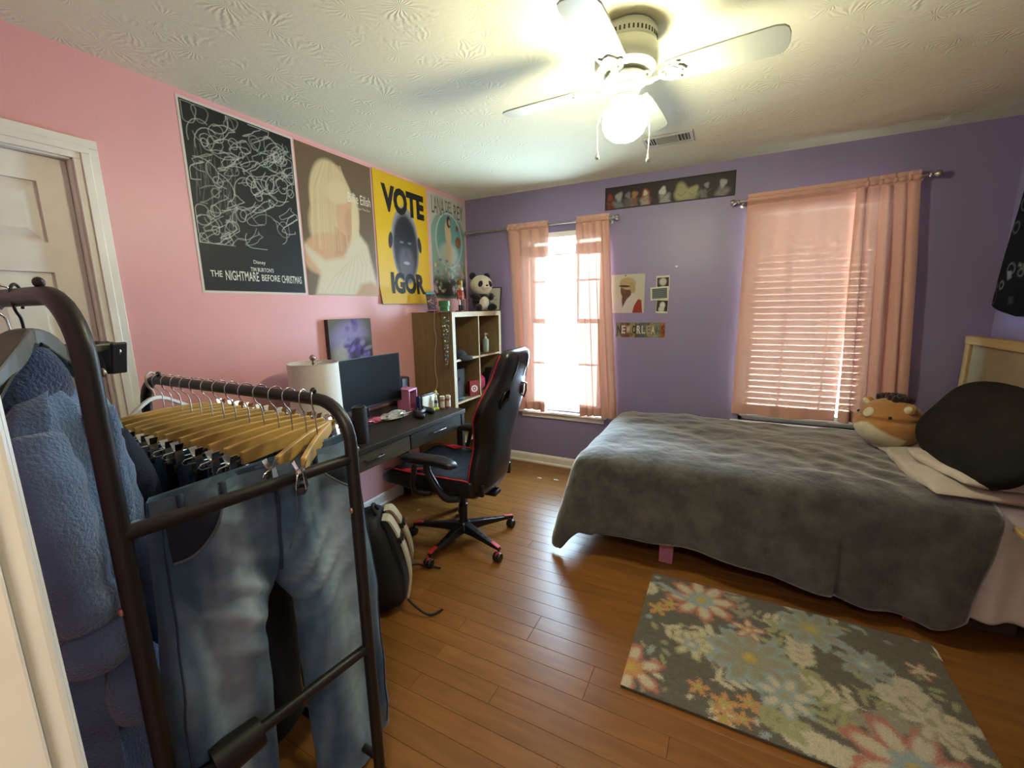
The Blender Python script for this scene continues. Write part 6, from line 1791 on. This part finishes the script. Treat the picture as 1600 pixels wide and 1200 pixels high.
def robe():
    root = thing('plush_robe', (1.07, LY+.01, .35), 'fluffy blue hooded plush robe hanging on the upper rail next to the doorway', 'robe', rotz=1.0)
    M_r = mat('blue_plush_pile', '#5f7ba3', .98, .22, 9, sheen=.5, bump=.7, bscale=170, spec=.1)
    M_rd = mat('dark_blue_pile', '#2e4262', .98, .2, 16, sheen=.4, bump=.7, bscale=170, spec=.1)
    o = -.35
    B = lambda mb, name, m, par=root, **k: mb.build(name, m, par, local=True, smooth=True)
    def body(u, t):
        a = 2*PI*u; z = .42 + .90*t
        hw = interp(z, [.42, .8, 1.1, 1.24, 1.30, 1.32], [.14, .135, .14, .12, .08, .03]); dp = interp(z, [.42, .8, 1.15, 1.28, 1.32], [.07, .065, .06, .045, .02])
        sg = lambda q, e: (1 if q >= 0 else -1)*abs(q)**e
        f = 1 + .2*math.sin(a*7 + z*1.5) + .1*math.sin(a*13 - z*2)
        return dp*sg(math.sin(a), .85)*f + .01*nz(a*2, z*7), hw*sg(math.cos(a), .85)*(1+.05*math.sin(a*5+z*3)), z + o
    mb = MB().grid(body, 60, 40, closed_u=True); mb.f.append(tuple(range(59,-1,-1))); mb.mi.append(0)
    B(mb, 'body', M_r)
    for s in (-1, 1):
        pts = [(.072 - .005*k/9, .012 + s*(.028 + .003*k), 1.26 - .088*k + o) for k in range(10)]
        B(MB().tube(spline(pts, 3), [.020 + .003*math.sin(i*1.1) for i in range(28)], 12), 'front_trim', M_r)
        pts = spline([(.0, s*.10, 1.235+o), (.02, s*.135, 1.13+o), (.03, s*.14, 1.0+o), (.04, s*.135, .88+o)], 6)
        n = len(pts); so = B(MB().tube(pts, [interp(i/(n-1), [0,.2,.6,1], [.045,.056,.054,.05]) + .003*math.sin(i*1.7) for i in range(n)], 18), 'sleeve', M_r)
        B(MB().ell((.043, s*.133, .83+o), (.06,.06,.058), nu=22, nv=14, e=.85), 'cuff', M_r, so)
    B(MB().tube(spline([(.085, .02, .99+o), (.10, .03, .92+o), (.095, .025, .76+o), (.10, .03, .60+o)], 5), [.02]*16, 10), 'belt_end', M_r)
    B(MB().ell((.075, -.085, .68+o), (.05,.06,.085), nu=22, nv=16, e=.85), 'pocket', M_r)
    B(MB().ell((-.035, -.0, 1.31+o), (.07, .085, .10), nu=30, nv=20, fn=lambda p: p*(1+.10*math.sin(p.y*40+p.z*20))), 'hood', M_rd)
robe()
# second, darker garment behind the robe
def hung_shirt(name, label, x, m, cat, z0, z1, hw, col2=None, y=LY):
    root = thing(name, (x, y, z0), label, cat)
    def body(u, t):
        a = 2*PI*u; z = z0 + (z1-z0)*t; k = interp(t, [0,.8,.93,1], [1,1,.8,.2]); sg = lambda q, e: (1 if q >= 0 else -1)*abs(q)**e
        return x + .035*k*sg(math.sin(a), .8)*(1+.25*math.sin(a*6+z*2)), y + hw*k*sg(math.cos(a), .8), z
    mb = MB().grid(body, 44, 26, closed_u=True); mb.f.append(tuple(range(43,-1,-1))); mb.mi.append(0); mb.build('body', m, root, smooth=True)
    for s in (-1, 1):
        MB().tube(spline([(x, y+s*hw*.78, z1-.06), (x+.01, y+s*hw*1.02, z1-.2), (x+.012, y+s*hw*1.0, z1-.45)], 5), [.045]*11, 12).build('sleeve', m, root, smooth=True)
    MB().tube(spline([(x, y+.012, LZ-.0195), (x, y+.0235, LZ), (x, y, LZ+.0245), (x, y-.0235, LZ), (x, y-.002, LZ-.04), (x, y, z1-.01)], 4), .0022, 6).build('hanger_hook', M_chrome, root, smooth=True)
    return root
hung_shirt('navy_coat', 'long dark navy coat hanging behind the blue plush robe', .93, mat('dark_navy_wool', '#1a2338', .9, .15, 30, bump=.3, bscale=120), 'coat', .25, 1.22, .17)
hung_shirt('teal_top', 'pale teal top hanging behind the navy coat on the upper rail', .845, mat('pale_teal_knit', '#6f9aa6', .85, .08, 30), 'top', .62, 1.34, .15)
hung_shirt('grey_shirt', 'dark grey shirt hanging at the wall side of the pale teal top', .60, mat('dark_grey_jersey', '#2c2c30', .9, .1, 30), 'shirt', .55, 1.30, .16)
def clip_hanger(x, rz, label):
    root = thing('clip_hanger', (x, LY, LZ), label, 'hanger', 'black clip hangers on the upper rail', rotz=rz)
    B = lambda mb, name, m, par=root, **k: mb.build(name, m, par, local=True, **k)
    hook = [(0, .012, -.0195), (0, .0235, .0), (0, .018, .016), (0, 0, .0245), (0, -.018, .016), (0, -.0235, -.002), (0, -.016, -.024), (0, -.002, -.04), (0, 0, -.10)]
    B(MB().tube(spline(hook, 4), .002, 8), 'hook', M_chrome, smooth=True)
    B(MB().box((-.007, -.19, -.118), (.007, .19, -.100)), 'bar', mat('grey_hanger_plastic', '#56584f'), bevel=.003)
    for s in (-1, 1):
        for k in (-1, 1):
            c = MB().cbox((k*.012, s*.17, -.135), (.008, .034, .075), rot=Matrix.Rotation(k*.22, 3, 'Y')); co = B(c, 'clip', M_black, bevel=.003)
        B(MB().tube([(.02*math.cos(a), s*.17, -.118+.014*math.sin(a)) for a in np.linspace(0, 2*PI, 12, endpoint=False)], .0022, 6, closed=True), 'spring', M_chrome, smooth=True)
    return root
clip_hanger(1.01, .25, 'grey and black clip hanger on the upper rail just behind the robe')
clip_hanger(.89, .1, 'grey and black clip hanger on the upper rail between the navy coat and teal top')
def white_hanger(x, y, z, rz, label):
    root = thing('white_hanger', (x, y, z), label, 'hanger', 'white plastic hangers', rotz=rz)
    M_w = mat('white_hanger_plastic', '#c5bfb2', .4, .04, 20)
    B = lambda mb, name, m, par=root, **k: mb.build(name, m, par, local=True, **k)
    hook = [(0, .012, -.0205), (0, .0245, .0), (0, .018, .017), (0, 0, .0255), (0, -.018, .017), (0, -.0245, -.002), (0, -.016, -.026), (0, -.002, -.042), (0, 0, -.07)]
    B(MB().tube(spline(hook, 4), .004, 8), 'hook', M_w, smooth=True)
    pts = spline([(0, -.19, -.155), (0, -.12, -.115), (0, 0, -.068), (0, .12, -.115), (0, .19, -.155)], 5)
    vs = []; fs = []
    for p in pts: vs += [(p.x-.005, p.y, p.z-.007), (p.x+.005, p.y, p.z-.007), (p.x+.005, p.y, p.z+.007), (p.x-.005, p.y, p.z+.007)]
    for i in range(len(pts)-1):
        for k in range(4): fs.append((4*i+k, 4*i+4+k, 4*i+4+(k+1) % 4, 4*i+(k+1) % 4))
    mb = MB(); mb.add(vs, fs); B(mb, 'arms', M_w, bevel=.002)
    B(MB().box((-.004, -.19, -.163), (.004, .19, -.152)), 'lower_bar', M_w, bevel=.002)
    for s in (-1, 1): B(MB().box((-.005, s*.192-.012, -.166), (.005, s*.192+.012, -.14)), 'end_tip', M_w, bevel=.005)
    return root
white_hanger(.78, LY, LZ, .1, 'white plastic hanger on the upper rail behind the pale teal top')
white_hanger(.72, LY, LZ, -.1, 'white plastic hanger on the upper rail beside the dark grey shirt')
white_hanger(.40, RY, RZ, .5, 'white plastic hanger at the pink wall end of the lower rail')
